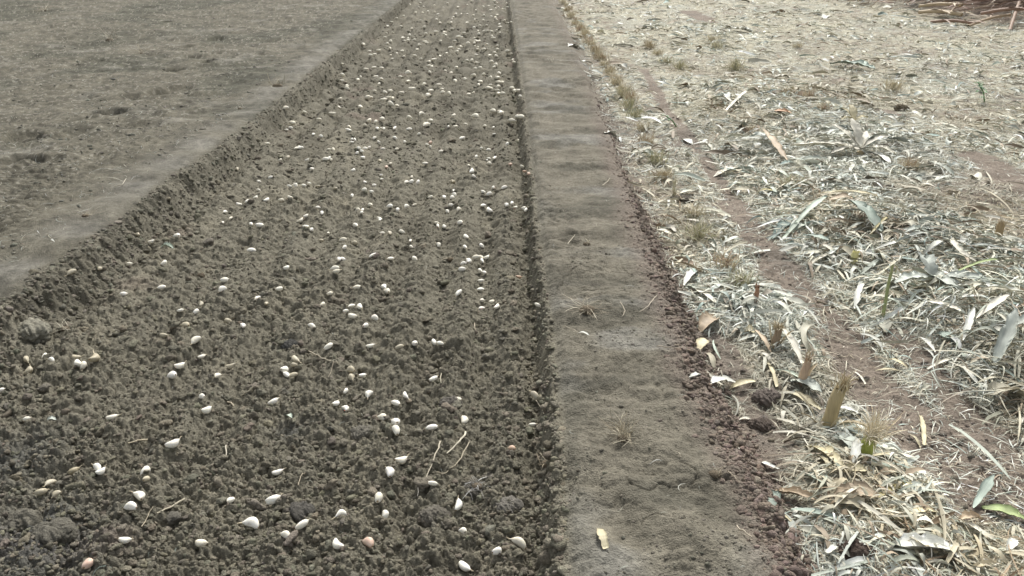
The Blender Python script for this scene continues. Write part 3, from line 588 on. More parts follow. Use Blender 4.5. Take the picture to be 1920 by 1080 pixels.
# thin dry bits on the bare plots, path and bed
parts = []
n = 6000; y = sample_y(n, 2.2, 15, 1.2); x = ed(LT, y) - .15 - np.abs(rng.normal(0, 1, n)) * (.3 + .5 * y)
parts.append(ribbons(rng, np.stack([x, y, x], -1), rng.uniform(0, 6.28, n), rng.lognormal(math.log(.035), .6, n), rng.uniform(.0008, .0022, n) * (1 + y * .10), pal(n) * .68, K=4, arch=rng.uniform(0, .012, n), bend=rng.normal(0, 1.3, n), lift=.004))
n = 420; y = sample_y(n, 1.2, 9, 1.5); x = ed(LF, y) + (ed(PR, y) - ed(LF, y)) * rng.uniform(0, 1, n)
parts.append(ribbons(rng, np.stack([x, y, x], -1), rng.uniform(0, 6.28, n), rng.lognormal(math.log(.022), .5, n), rng.uniform(.0006, .0018, n), pal(n) * .62, K=4, arch=rng.uniform(0, .01, n), bend=rng.normal(0, 1.3, n), lift=.012))
v, f, t, b = join(parts)
link('dry_grass_bits', mesh_np('dry_grass_bits', v, f, M_STRAW, t, True), kind='stuff', label='thin bits of dead grass and root strewn over bare soil', category='dead grass')

# ------------------------------------------------------------------ individual leaves, husks and stalk pieces
COLS = {'pale': (.70, .67, .56), 'white': (.78, .78, .70), 'tan': (.46, .37, .26), 'brown': (.30, .20, .13), 'grey': (.47, .50, .44), 'teal': (.33, .39, .33), 'sea': (.45, .51, .42), 'green': (.33, .40, .18), 'straw': (.60, .54, .36), 'ochre': (.52, .46, .24), 'orange': (.50, .32, .20), 'darkt': (.22, .28, .25)}
def blade_mesh(P0, P1, width, col, arch=.01, bend=0., roll=0., twist=.35, taper=.85, cup=.35, K=14, thick=.0008, pitch=None, seed=0):
    """one blade between two ground points, with a real thickness"""
    P0 = np.asarray(P0); P1 = np.asarray(P1); d = P1 - P0; L = max(math.hypot(d[0], d[1]), .01); yaw = math.atan2(d[1], d[0])
    C = np.zeros((1, 3)); rr = np.random.default_rng(seed)
    v, f, t, b = ribbons(rr, C, yaw, L * (1 + .04 * bend * bend), width, np.array([col]), K=K, arch=arch, bend=bend, roll=roll, twist=twist, cross=5, cup=cup, lift=0, follow=False, taper=taper)
    c = (P0 + P1) / 2; cell = v.reshape(K + 1, 5, 3)
    gx = cell[:, 2, 0] + c[0]; gy = cell[:, 2, 1] + c[1]; gg = ground(gx, gy, False); base = np.linspace(P0[2], P1[2], K + 1)
    cell[..., 2] += (np.maximum(gg + .5 * (base.mean() - gg.mean()), base) - c[2] + .006)[:, None]
    nz = fbm(b[:, 0] * 4 + seed, b[:, 1] * 4, seed % 97, 3).reshape(K + 1, 5); cell[..., 2] += nz * width * .22
    ex = (cell - cell[:, 2:3, :]); cell += ex * (.34 * fbm(b[:, 0] * 9 + seed, b[:, 1] * 2.5 + 3, 6, 2)).reshape(K + 1, 5)[..., None]
    cell[..., :2] += (fbm(b[:, 0] * 6 + seed + 5, b[:, 1] * 9, 5, 2).reshape(K + 1, 5) * width * .18)[..., None]
    v = cell.reshape(-1, 3); top = v + [0, 0, thick]; n = len(v)
    F = [f + n, f[:, ::-1]]; idx = np.arange(n).reshape(K + 1, 5); rim = list(idx[:, 0]) + list(idx[-1, 1:]) + list(idx[::-1, -1][1:]) + list(idx[0, ::-1][1:-1])
    F.append(np.array([(a, a + n, c_ + n, c_) for a, c_ in zip(rim, rim[1:] + rim[:1])]))
    sh = (1 + .55 * fbm(b[:, 0] * 4 + seed, b[:, 1] * 1.5, 9, 3))[:, None]; t = t * sh
    return c, np.vstack([v, top]), np.vstack(F), np.vstack([t, t]), np.vstack([b, b])
_ls = [100]
def leaf(name, x0, y0, x1, y1, w, col, lab, cat='leaf', group=None, h0=0, h1=0, parent=None, **kw):
    _ls[0] += 7; zz = ZP if 1060 < x0 < 1290 and y0 > 300 else ZF if x0 > 1000 else 0
    a = spot(x0, y0, zz); b = spot(x1, y1, zz)
    if zz == 0: a[2] += .02; b[2] += .02
    if zz == ZF: up = .018 * float(np.clip(litter_density(a[0:1], a[1:2])[0], 0, 1)); a[2] += up; b[2] += up
    a[2] += h0; b[2] += h1
    c, v, f, t, bl = blade_mesh(a, b, w, COLS[col], seed=_ls[0], **kw)
    me = mesh_np(name, v, f, M_LEAF, t, True, bl)
    o = link(name, me, label=lab, category=cat, group=group); o.location = c; return o
G1 = 'dry leaves and husks lying in the stubble'
for a in [
 ('corn_husk', 1338, 332, 1394, 318, .060, 'pale', 'pale oval corn husk lying flat at the head of the bare strip', dict(arch=.015)),
 ('dry_leaf', 1312, 306, 1366, 322, .020, 'pale', 'narrow curled leaf just left of the pale oval husk', dict(bend=.6)),
 ('corn_husk', 1630, 292, 1668, 312, .055, 'white', 'white husk blade lying to the right of the open husk', dict()),
 ('corn_husk', 1372, 58, 1412, 63, .14, 'white', 'far white husk lying flat near the top of the field', dict()),
 ('dry_leaf', 1452, 148, 1484, 148, .09, 'pale', 'pale oval leaf lying left of the far teal leaf', dict()),
 ('green_leaf', 1555, 124, 1640, 132, .13, 'teal', 'long grey green leaf lying across the far straw', dict(arch=.03)),
 ('dry_leaf', 1448, 217, 1484, 218, .08, 'orange', 'orange brown leaf scrap on the distant litter', dict()),
 ('dry_leaf', 1420, 366, 1455, 368, .035, 'ochre', 'yellowish flat blade above the bare strip beside the heap', dict()),
 ('leaf_stalk', 1468, 456, 1545, 398, .026, 'sea', 'stout pale leaf midrib arching up at the left of the heap', dict(arch=.03, h1=.06, taper=.4)),
 ('leaf_stalk', 1535, 398, 1640, 400, .024, 'straw', 'straight yellowish leaf stalk across the top of the heap', dict(arch=.02, h0=.07, h1=.06, taper=.4)),
 ('green_leaf', 1448, 452, 1490, 412, .045, 'darkt', 'dark grey green leaf at the left foot of the heap', dict(h1=.02)),
 ('dry_leaf', 1548, 412, 1592, 408, .060, 'tan', 'folded tan leaf under the yellowish leaf stalk', dict(h0=.06, h1=.06, arch=.02)),
 ('green_leaf', 1578, 410, 1650, 452, .070, 'teal', 'broad bluish green leaf drooping over the middle of the heap', dict(h0=.07, h1=.02, arch=.03)),
 ('green_leaf', 1500, 455, 1552, 468, .030, 'teal', 'thin grey green leaf below the arching midrib', dict(h0=.01, h1=.02)),
 ('dry_leaf', 1525, 466, 1560, 480, .028, 'pale', 'short pale blade in front of the heap', dict()),
 ('dry_leaf', 1515, 505, 1570, 478, .020, 'pale', 'straight pale strip pointing to the heap front', dict(taper=.3)),
 ('dry_leaf', 1694, 452, 1746, 450, .045, 'grey', 'broad grey leaf lying level right of the heap centre', dict(h0=.02, h1=.02)),
 ('dry_leaf', 1694, 465, 1730, 466, .018, 'white', 'narrow white strip under the broad grey leaf', dict()),
 ('leaf_stalk', 1630, 453, 1657, 436, .014, 'ochre', 'short yellowish stalk pointing up on the heap', dict(h0=.01, h1=.05, taper=.3)),
 ('leaf_stalk', 1792, 532, 1862, 514, .016, 'green', 'yellow green stem piece lying on the right hand litter', dict(h0=.03, h1=.04, taper=.3)),
 ('dry_leaf', 1645, 487, 1690, 470, .022, 'white', 'looping white ribbon in front of the grey leaf', dict(bend=2.2, arch=.03)),
 ('dry_leaf', 1700, 520, 1790, 565, .050, 'grey', 'long twisted grey leaf in the middle of the litter heap', dict(twist=1.4, h0=.02, h1=.03)),
 ('dry_leaf', 1765, 475, 1810, 510, .030, 'pale', 'bent pale leaf at the right of the heap', dict(bend=1.5, h0=.04, h1=.02)),
 ('dry_leaf', 1725, 590, 1795, 608, .038, 'pale', 'cream leaf lying over the greenish husk on the right', dict(h0=.03, h1=.03)),
 ('green_leaf', 1750, 640, 1792, 655, .045, 'teal', 'short grey green leaf beside the pair of white strips', dict(h0=.01)),
 ('dry_leaf', 1718, 640, 1752, 668, .020, 'white', 'upper of two parallel white strips on the right', dict(h0=.01, h1=.01)),
 ('dry_leaf', 1725, 655, 1752, 675, .014, 'white', 'lower of two parallel white strips on the right', dict()),
 ('leaf_stalk', 1738, 695, 1790, 676, .014, 'pale', 'straight pale stalk piece below the white strips', dict(taper=.2)),
 ('dry_leaf', 1793, 694, 1828, 730, .022, 'white', 'slim white leaf pointing down at the edge of the bare soil', dict(bend=.3)),
 ('dry_leaf', 1858, 706, 1884, 655, .045, 'grey', 'spear shaped grey leaf standing out on the right heap', dict(h0=.02, h1=.13)),
 ('dry_leaf', 1885, 650, 1960, 635, .045, 'grey', 'broad grey leaf behind the spear shaped one', dict(h0=.05, h1=.08)),
 ('dry_leaf', 1822, 628, 1880, 600, .030, 'pale', 'pale leaf rising toward the right edge', dict(h0=.04, h1=.08)),
 ('dry_leaf', 1800, 660, 1815, 620, .022, 'white', 'white leaf folded upward near the heap edge', dict(h0=.02, h1=.07)),
 ('dry_leaf', 1600, 590, 1608, 560, .025, 'white', 'short white leaf standing beside the green stalk', dict(h0=.0, h1=.05)),
 ('dry_leaf', 1660, 680, 1700, 697, .012, 'straw', 'thin forked straw piece on the bare strip edge', dict()),
 ('dry_leaf', 1640, 698, 1690, 700, .012, 'straw', 'level thin straw just below the forked one', dict()),
 ('dry_leaf', 1700, 748, 1740, 745, .010, 'pale', 'thin pale straw near the bare brown patch', dict()),
 ('leaf_stalk', 1725, 782, 1732, 838, .014, 'straw', 'straight straw stalk lying toward the viewer on bare soil', dict(taper=.2)),
 ('leaf_stalk', 1703, 818, 1725, 842, .008, 'straw', 'thin straw left of the straight stalk', dict(taper=.2)),
 ('leaf_stalk', 1598, 700, 1622, 722, .007, 'pale', 'single thin straw on the dark bare strip', dict(taper=.2)),
 ('corn_husk', 1282, 536, 1308, 512, .034, 'white', 'whitish rolled husk at the edge of the red crumbs', dict(arch=.02, cup=.8)),
 ('dry_leaf', 1302, 552, 1345, 580, .022, 'pale', 'long pale strip below the rolled husk', dict()),
 ('dry_leaf', 1308, 594, 1352, 586, .010, 'sea', 'thin greenish strip above the wrinkled husk', dict(bend=-1)),
 ('corn_husk', 1312, 628, 1342, 600, .060, 'tan', 'wrinkled tan husk on the red crumbs', dict(arch=.02, cup=.5)),
 ('corn_husk', 1310, 664, 1322, 640, .035, 'straw', 'small torn tan husk below the wrinkled one', dict(arch=.01)),
 ('dry_leaf', 1332, 640, 1345, 676, .010, 'sea', 'thin greenish curled strip right of the torn husk', dict(bend=.7)),
 ('wood_chip', 1292, 714, 1325, 712, .018, 'white', 'bluish white chip lying alone on the red crumbs', dict(arch=.004, thick=.004, taper=.6)),
 ('corn_husk', 1327, 726, 1380, 720, .034, 'white', 'white torn husk right of the lone white chip', dict(arch=.015)),
 ('dry_leaf', 1366, 735, 1416, 720, .024, 'straw', 'tan leaf tail trailing from behind the white torn husk', dict()),
 ('dry_leaf', 1395, 632, 1414, 634, .045, 'straw', 'broad yellowish scrap left of the middle stump', dict()),
 ('leaf_stalk', 1464, 640, 1503, 692, .024, 'pale', 'thick pale leaf midrib right of the split stump', dict(taper=.4, h0=.03)),
 ('dry_leaf', 1412, 632, 1445, 672, .018, 'tan', 'tan strip leading down to the pale ribs', dict(h0=.01)),
 ('leaf_stalk', 1420, 670, 1448, 690, .018, 'pale', 'short pale rib in the stubble row', dict(taper=.4)),
 ('leaf_stalk', 1438, 690, 1455, 735, .016, 'straw', 'brownish rib lying lengthwise in the stubble row', dict(taper=.3)),
 ('dry_leaf', 1452, 702, 1520, 732, .020, 'sea', 'long greenish blade crossing the row below the stumps', dict()),
 ('green_leaf', 1480, 722, 1540, 745, .046, 'grey', 'broad olive grey leaf beneath the long greenish blade', dict()),
 ('dry_leaf', 1468, 742, 1538, 778, .030, 'straw', 'dull straw leaf lying left of the tallest stump', dict(bend=-.4)),
 ('dry_leaf', 1562, 775, 1610, 785, .024, 'white', 'pale blade right of the tallest stump', dict()),
 ('green_leaf', 1566, 818, 1602, 868, .050, 'grey', 'wide grey leaf lying between the tallest and the brushy stump', dict(twist=.4)),
 ('dry_leaf', 1596, 886, 1600, 862, .026, 'white', 'small white leaf standing against the green stump', dict(h1=.05)),
 ('corn_husk', 1508, 846, 1582, 896, .034, 'straw', 'long tan husk lying below the tallest stump', dict(arch=.015, cup=.7)),
 ('dry_leaf', 1528, 866, 1560, 902, .014, 'straw', 'thin strip alongside the long tan husk', dict()),
 ('green_leaf', 1504, 902, 1558, 926, .036, 'sea', 'pale sea green leaf on soil in the lower right', dict(arch=.01)),
 ('green_leaf', 1424, 920, 1464, 955, .036, 'teal', 'upper grey green leaf beside the red crumbs', dict()),
 ('green_leaf', 1430, 940, 1448, 976, .032, 'teal', 'lower grey green leaf beside the red crumbs', dict()),
 ('leaf_stalk', 1446, 928, 1542, 950, .026, 'tan', 'curved reddish tan stalk running from the green leaves', dict(bend=.6, arch=.015, taper=.5, cup=.8)),
 ('corn_husk', 1556, 952, 1645, 943, .055, 'tan', 'wide matted tan husk at the lower right', dict(arch=.02)),
 ('corn_husk', 1572, 902, 1622, 896, .034, 'straw', 'split tan husk above the wide matted husk', dict(arch=.01)),
 ('green_leaf', 1638, 880, 1660, 902, .030, 'sea', 'small bluish leaf right of the split husk', dict()),
 ('dry_leaf', 1645, 908, 1682, 898, .030, 'tan', 'brownish scrap right of the small bluish leaf', dict()),
 ('leaf_stalk', 1640, 948, 1710, 920, .018, 'ochre', 'yellowish rib pointing up right from the matted husk', dict(taper=.3)),
 ('dry_leaf', 1700, 950, 1730, 925, .036, 'grey', 'grey leaf at the end of the yellowish rib', dict()),
 ('dry_leaf', 1632, 868, 1718, 872, .014, 'pale', 'long thin pale blade right of the green stump', dict(bend=.2)),
 ('dry_leaf', 1600, 878, 1690, 866, .012, 'straw', 'thin brown blade crossing the pale one', dict()),
 ('dry_leaf', 1485, 975, 1498, 958, .014, 'white', 'tiny white leaf below the sea green leaf', dict()),
 ('leaf_stalk', 1452, 962, 1500, 1005, .007, 'straw', 'thin straw lying at the lower edge of the crumbs', dict(taper=.2)),
 ('leaf_stalk', 1680, 985, 1750, 972, .018, 'straw', 'straw stalk in the lower right corner', dict(taper=.2)),
 ('corn_husk', 1655, 1040, 1795, 1052, .052, 'white', 'long whitish husk along the bottom right edge', dict(arch=.015, cup=.7, bend=-.3, taper=.7)),
 ('dry_leaf', 1792, 988, 1840, 984, .026, 'tan', 'chunky pale tan piece above the long whitish husk', dict(cup=.8)),
 ('green_leaf', 1822, 962, 1856, 915, .022, 'teal', 'grey green leaf standing in the lower right corner', dict(h1=.04)),
 ('green_leaf', 1835, 955, 1930, 985, .036, 'green', 'olive blade running off the right edge', dict()),
 ('dry_leaf', 1885, 1045, 1902, 1022, .022, 'white', 'small white scrap in the bottom right corner', dict()),
 ('dry_leaf', 1420, 872, 1455, 888, .018, 'white', 'bent white strip on the brown soil', dict(bend=1.4)),
 ('leaf_stalk', 1378, 846, 1420, 874, .010, 'pale', 'thin pale straw sloping to the bent white strip', dict(taper=.3, bend=.3)),
 ('dry_leaf', 1382, 790, 1412, 793, .014, 'pale', 'pale strip on the crumbs left of the row', dict()),
 ('dry_leaf', 1358, 758, 1340, 752, .010, 'straw', 'tiny leaf scrap below the white husk', dict()),
 ('dry_leaf', 1228, 432, 1262, 440, .03, 'pale', 'pale leaf at the edge of the red crumbs further up', dict()),
 ('dry_leaf', 1135, 252, 1156, 258, .05, 'white', 'white scrap on the field margin in the distance', dict()),
 ('dry_leaf', 1066, 88, 1084, 92, .09, 'white', 'far white scrap by the start of the stubble row', dict()),
 ('dry_leaf', 1090, 118, 1112, 122, .06, 'white', 'second far white scrap beside the path edge', dict()),
 ('dry_leaf', 1278, 262, 1298, 272, .05, 'white', 'white scrap left of the litter heaps', dict()),
 ('leaf_stalk', 1340, 175, 1380, 205, .025, 'pale', 'pale stalk slanting in the far litter', dict(taper=.3)),
 ('leaf_stalk', 1360, 215, 1398, 185, .030, 'pale', 'pale stalk slanting the other way in far litter', dict(taper=.3, h1=.04)),
 ('dry_leaf', 1425, 262, 1475, 310, .045, 'tan', 'brown blade leaning in the upper litter', dict(h0=.06)),
 ('husk_scrap', 1122, 995, 1136, 1034, .020, 'straw', 'ragged straw coloured husk scrap on the path', dict(taper=.3)),
 ('petal_scrap', 1082, 628, 1105, 632, .008, 'white', 'tiny white leaf scrap on the path below the root tuft', dict()),
 ('leaf_scrap', 540, 792, 550, 804, .014, 'sea', 'pale green leaf scrap in the bed', dict(h1=.015)),
 ('leaf_scrap', 90, 806, 110, 800, .020, 'grey', 'pale grey leaf scrap near the left edge of the bed', dict()),
 ('leaf_scrap', 304, 474, 328, 476, .034, 'sea', 'pale greenish flake by the foot of the left bank', dict(cup=.8)),
 ('leaf_scrap', 96, 466, 106, 466, .012, 'white', 'tiny white flake on the smooth edge of the left plot', dict()),
]:
    nm, x0, y0, x1, y1, w, c, lab, kw = a
    leaf(nm, x0, y0, x1, y1, w, c, lab, {'corn_husk': 'husk', 'leaf_stalk': 'stalk', 'wood_chip': 'chip', 'husk_scrap': 'husk', 'petal_scrap': 'leaf scrap', 'leaf_scrap': 'leaf scrap'}.get(nm, 'leaf'), G1 if x0 > 1200 else None, **kw)

# the big open husk: leaves radiating from a stub
def open_husk(px, py, label, dirs, col='pale', scale=1.0):
    c0 = spot(px, py, ZF); root = empty('open_husk', c0, 0, label=label, category='husk')
    for k, (ang, L, w, up) in enumerate(dirs):
        e = np.array([math.cos(R(ang)) * L, math.sin(R(ang)) * L, up]) * scale
        c, v, f, t, bl = blade_mesh(np.array([c0[0], c0[1], c0[2] + .04]), c0 + e + [0, 0, .035], w * scale, np.array(COLS[col]) * (1, .92, .84)[k % 3], arch=.02, twist=.5, taper=.8, seed=k * 13 + 5)
        o = link('husk_leaf', mesh_np('husk_leaf', v, f, M_LEAF, t, True, bl), root); o.location = np.array(c) - c0
    v, f = ICO[2]; v = v * [.028, .028, .02]; link('husk_base', mesh_np('husk_base', v + [0, 0, .015], f, M_LEAF, np.tile((.42, .34, .2), (len(v), 1)), True, v * 50), root)
open_husk(1612, 292, 'large open corn husk with pale leaves spread like a star', [(186, .36, .05, .03), (172, .24, .04, .01), (205, .20, .045, .0), (100, .12, .05, .12), (130, .17, .04, .09), (20, .16, .035, .05), (330, .16, .045, .0), (60, .13, .035, .06)], scale=1.35)
open_husk(1600, 240, 'small yellowish open husk beyond the large pale one', [(200, .12, .04, .03), (90, .12, .05, .10), (20, .12, .04, .02), (130, .12, .04, .08)], 'straw')
open_husk(1745, 545, 'crumpled grey husk in the right hand litter', [(200, .20, .06, .02), (340, .2, .06, .02), (90, .12, .06, .06), (300, .13, .05, .0)], 'grey')

# ------------------------------------------------------------------ stubble
def tube(path, radii, S=8, cap=True, jag=0, rg=None, squash=1.0):
    path = np.asarray(path, float); K = len(path); V = []
    for i in range(K):
        d = path[min(i + 1, K - 1)] - path[max(i - 1, 0)]; d /= np.linalg.norm(d) + 1e-9
        a = np.cross(d, [0, 0, 1.0]); a = a if np.linalg.norm(a) > .05 else np.array([1., 0, 0]); a /= np.linalg.norm(a); b = np.cross(d, a)
        for j in range(S):
            an = 2 * math.pi * j / S; q = path[i] + (a * math.cos(an) + b * math.sin(an) * squash) * radii[i]
            if i == K - 1 and jag: q = q + d * rg.uniform(-jag, jag)
            V.append(q)
    F = [(i * S + j, (i + 1) * S + j, (i + 1) * S + (j + 1) % S, i * S + (j + 1) % S) for i in range(K - 1) for j in range(S)]
    return np.array(V), np.array(F)
def mesh_tone(name, parts, m=None):
    """parts: (V, quadF, colour)"""
    vs, fs, ts, bs, o = [], [], [], [], 0
    for v, f, c in parts:
        vs.append(v); fs.append(f + o); ts.append(np.tile(c, (len(v), 1)) * (1 + .2 * fbm(v[:, 0] * 60 + v[:, 1] * 60, v[:, 2] * 60, 3, 2))[:, None]); bs.append(v[:, [2, 0, 1]] * [4, 8, 8] + [0, 0, 0]); o += len(v)
    return mesh_np(name, np.vstack(vs), np.vstack(fs), m or M_LEAF, np.vstack(ts), True, np.vstack(bs))
def fibres(rg, n, h, spread, cols, w=.0016, base=.012, z0=0, lean=(0, 0), fluff=0.):
    P = np.stack([rg.normal(0, base, n), rg.normal(0, base, n), np.full(n, z0)], -1)
    yaw = rg.uniform(0, 6.28, n); pitch = math.pi / 2 - np.abs(rg.normal(0, spread, n)); L = h * rg.uniform(.45, 1.1, n)
    tone = np.array(cols)[rg.integers(0, len(cols), n)] * rg.uniform(.8, 1.15, (n, 1))
    v, f, t, b = ribbons(rg, P, yaw, L, rg.uniform(.6, 1.5, n) * w, tone, K=5, follow=False, lift=0, pitch=pitch, curl=-rg.uniform(0, 1.1 + fluff, n), bend=rg.normal(0, .6, n), roll=rg.uniform(-1.5, 1.5, n), taper=.5, local=True)
    v[:, 0] += lean[0] * (v[:, 2] - z0); v[:, 1] += lean[1] * (v[:, 2] - z0)
    return v, f, t, b
def stump(px, py, h, r, label, stalk, fib, nf=60, lean=(.1, .1), spread=.3, brush=False, sheath=2, seed=0, w=.0018):
    rg = np.random.default_rng(seed + 900); c = spot(px, py, ZF); root = empty('corn_stump', c, 0, label=label, category='stubble', group='cut stubble stumps standing in rows')
    hs_ = h * (.55 if brush else .82); K = 7
    pth = [(lean[0] * hs_ * u + .003 * math.sin(5 * u + seed), lean[1] * hs_ * u, hs_ * u - .01) for u in np.linspace(0, 1, K)]
    rad = [r * (1.25 - .35 * u + .08 * math.sin(9 * u + seed)) for u in np.linspace(0, 1, K)]
    v, f = tube(pth, rad, 10, jag=h * .07, rg=rg, squash=.7)
    v2, f2 = tube([pth[-1], (pth[-1][0], pth[-1][1], pth[-1][2] - .01)], [r * .85, r * .2], 10, squash=.7)
    link('stalk', mesh_tone('stalk', [(v, f, stalk), (v2, f2, np.array(stalk) * 1.1)]), root)
    v, f, t, b = fibres(rg, nf, h * (.55 if brush else .35), spread * (1.1 if brush else .8), fib, w=w, base=r * .55, z0=hs_ - .02, lean=lean, fluff=.5 if brush else 0)
    v += [lean[0] * hs_ * .9, lean[1] * hs_ * .9, 0]
    link('frayed_fibres', mesh_np('frayed_fibres', v, f, M_LEAF, t, True, b), root)
    for k in range(sheath):
        a = rg.uniform(0, 6.28); n = 1
        v, f, t, b = ribbons(rg, np.array([[math.cos(a) * r, math.sin(a) * r, 0]]), a, h * rg.uniform(.5, 1.0), r * rg.uniform(.4, 1.0), np.array([fib[k % len(fib)]]), K=8, cross=5, cup=.8, follow=False, lift=0, pitch=1.35, curl=-rg.uniform(.6, 1.9), bend=rg.normal(0, .4), taper=.8, local=True, roll=rg.normal(0, .3))
        link('leaf_sheath', mesh_np('leaf_sheath', v, f, M_LEAF, t, True, b), root)
TAN = (.54, .46, .31); STR = (.64, .58, .42); RED = (.46, .34, .24); OLV = (.46, .45, .28); PAL1 = (.70, .65, .52); GRS = (.56, .53, .38)
stump(1546, 806, .195, .021, 'tallest split brown stump in the near stubble row', (.42, .35, .20), [TAN, STR, (.38, .30, .18)], 80, (.22, .1), seed=1, w=.003, sheath=4)
stump(1612, 872, .165, .023, 'stump with a pale brushy top and bright green base', (.36, .40, .09), [PAL1, STR, (.62, .52, .34)], 300, (.28, .2), .34, True, 1, seed=2, w=.0016)
stump(1503, 724, .135, .014, 'slim reddish brown stump with a torn pale flap', RED, [TAN, PAL1, RED], 40, (.08, .1), seed=3, w=.003, sheath=3)
stump(1450, 656, .120, .015, 'ragged brown stump fraying at both sides', (.30, .23, .15), [TAN, (.4, .33, .22), STR], 110, (.1, .1), .55, seed=4, w=.0022, sheath=4)
stump(1412, 574, .115, .012, 'smooth reddish stump with a grey cut tip', (.38, .22, .14), [(.45, .42, .36), RED], 14, (.08, .0), .2, seed=5, sheath=1)
stump(1866, 452, .110, .017, 'fan shaped brown stub in the right hand heap', (.36, .27, .15), [TAN, (.42, .33, .2)], 60, (.25, .2), seed=6, sheath=3)
stump(1263, 368, .115, .013, 'stiff olive green stub in the middle of the far row', GRS, [GRS, STR], 30, (0, .0), .15, seed=7, sheath=1)
stump(1600, 496, .085, .020, 'short yellow husk stub standing before the heap', (.55, .52, .26), [(.6, .57, .33)], 14, (0, 0), .1, seed=8, sheath=2)
q = spot(1654, 600, ZF); v, f = tube([(0, 0, 0), (.003, .01, .07), (.002, .015, .14), (.006, .02, .22)], [.007, .0065, .006, .005], 8)
r_ = empty('green_stalk', q, 0, label='thin upright green stalk left standing on its own', category='stalk'); link('stem', mesh_tone('stem', [(v, f, (.32, .36, .17))]), r_)
v, f, t, b = fibres(np.random.default_rng(3), 6, .05, .4, [(.5, .5, .3)], w=.004, z0=.2); link('torn_tip', mesh_np('torn_tip', v, f, M_LEAF, t, True, b), r_)

tuft_protos = []
for k, (cols, n, sp) in enumerate([([STR, PAL1, TAN], 90, .38), ([GRS, STR, (.40, .40, .22)], 80, .30), ([RED, TAN, STR, PAL1], 80, .30), ([TAN, (.36, .28, .18), STR], 100, .5), ([GRS, OLV, PAL1], 120, .62)]):
    rg = np.random.default_rng(k + 60); v, f, t, b = fibres(rg, int(n * 1.5), .10, sp * .8, cols, w=.0034, base=.028)
    m1 = mesh_np('blades', v, f, M_LEAF, t, True, b)
    v, f = tube([(0, 0, -.01), (.002, 0, .02), (.004, .002, .05)], [.016, .014, .011], 9, jag=.01, rg=rg); m2 = mesh_tone('stub', [(v, f, np.array(cols[0]) * .8)])
    tuft_protos.append((m1, m2))
TUFTS = [(1388, 540, 1.0, 1, 'olive tuft above the smooth reddish stump'), (1360, 503, 1.1, 2, 'pinkish brown tuft of stubble above the olive one'), (1310, 448, 1.1, 4, 'spreading yellow green tuft left of the bare strip'),
 (1302, 405, 1.05, 0, 'straw coloured tuft just above the spreading one'), (1243, 335, 1.0, 3, 'dark based tuft left of the olive stub'), (1229, 305, 1.0, 1, 'greenish tuft next in line beyond the dark based one'), (1212, 272, .9, 2, 'reddish tuft beyond the greenish pair'),
 (1205, 245, .95, 0, 'pale tuft about a quarter down the row'), (1192, 222, 1.1, 1, 'leafy green tuft in the upper row'), (1180, 204, 1.15, 1, 'taller green tuft behind the leafy one'), (1168, 182, 1.0, 4, 'yellow green tuft in the upper row'), (1155, 160, .9, 0, 'straw tuft beyond the yellow green one'),
 (1143, 140, 1.0, 0, 'straw tuft in the thick far part of the row'), (1133, 125, 1.1, 0, 'bushy straw tuft in the thick far part'), (1124, 112, 1.1, 3, 'brownish bushy tuft in the thick far part'), (1114, 98, 1.1, 2, 'reddish bushy tuft far up the row'), (1105, 85, 1.1, 2, 'reddish tuft behind the reddish bushy one'),
 (1095, 72, 1.1, 3, 'brown tuft far up the row'), (1087, 60, 1.1, 2, 'rust tuft far up the row'), (1078, 47, 1.1, 0, 'pale tuft near the top of the row'), (1070, 34, 1.1, 0, 'second pale tuft near the top of the row'), (1063, 22, 1.1, 3, 'brown tuft at the top of the row'), (1056, 8, 1.1, 0, 'last straw tuft at the top edge'),
 (1218, 92, 1.2, 3, 'dark tuft starting the second row'), (1232, 104, 1.2, 0, 'pale tuft second in the second row'), (1250, 118, 1.2, 4, 'spreading tuft in the second row'), (1275, 130, 1.2, 4, 'wide green tuft ending the second row'), (1405, 252, .9, 2, 'round reddish tuft in the litter above the oval husk'),
 (1545, 208, 1.0, 2, 'rusty tuft in the far middle litter'), (1515, 188, 1.0, 2, 'thin rusty tuft left of the other rusty one'), (1475, 178, 1.0, 3, 'brown tuft below the pale oval leaf'), (1338, 80, 1.3, 0, 'pale tuft on the far litter'), (1342, 92, 1.2, 4, 'green tuft on the far litter'), (1378, 132, 1.4, 4, 'domed green tuft on the far litter'),
 (1494, 90, 1.2, 0, 'upright pale tuft far back in the field'), (1705, 318, .9, 2, 'small reddish tuft right of the open husk'), (1676, 170, 1.2, 0, 'white tipped tuft in the distance'), (1480, 350, 1.1, 4, 'tousled green tuft at the top of the heap')]
h_ = lambda k: (math.sin(k * 12.9898) * 43758.5453) % 1
ALIKE = 'short straw tuft in the crowded far part of the stubble row'
for k_ in range(20):
    py = 12 + k_ * 9.4 + 2 * math.sin(k_ * 5); TUFTS.append((1059 + (py - 8) * .655 + 2.5 * math.sin(k_ * 3.1), py, .8 + .25 * math.sin(k_ * 7) ** 2, (0, 3, 0, 2)[k_ % 4], ALIKE))
for i, (px, py, s, k, lab) in enumerate(TUFTS):
    q = spot(px, py, ZF); r_ = empty('stubble_tuft', q, i * 1.3, label=lab, category='stubble', group='cut stubble tufts standing in rows'); r_.scale = (s * (.85 + .3 * h_(i)), s * (.85 + .3 * h_(i + 50)), s * (.65 + .5 * h_(i + 99)))
    link('blades', tuft_protos[k][0], r_); link('stub', tuft_protos[k][1], r_)

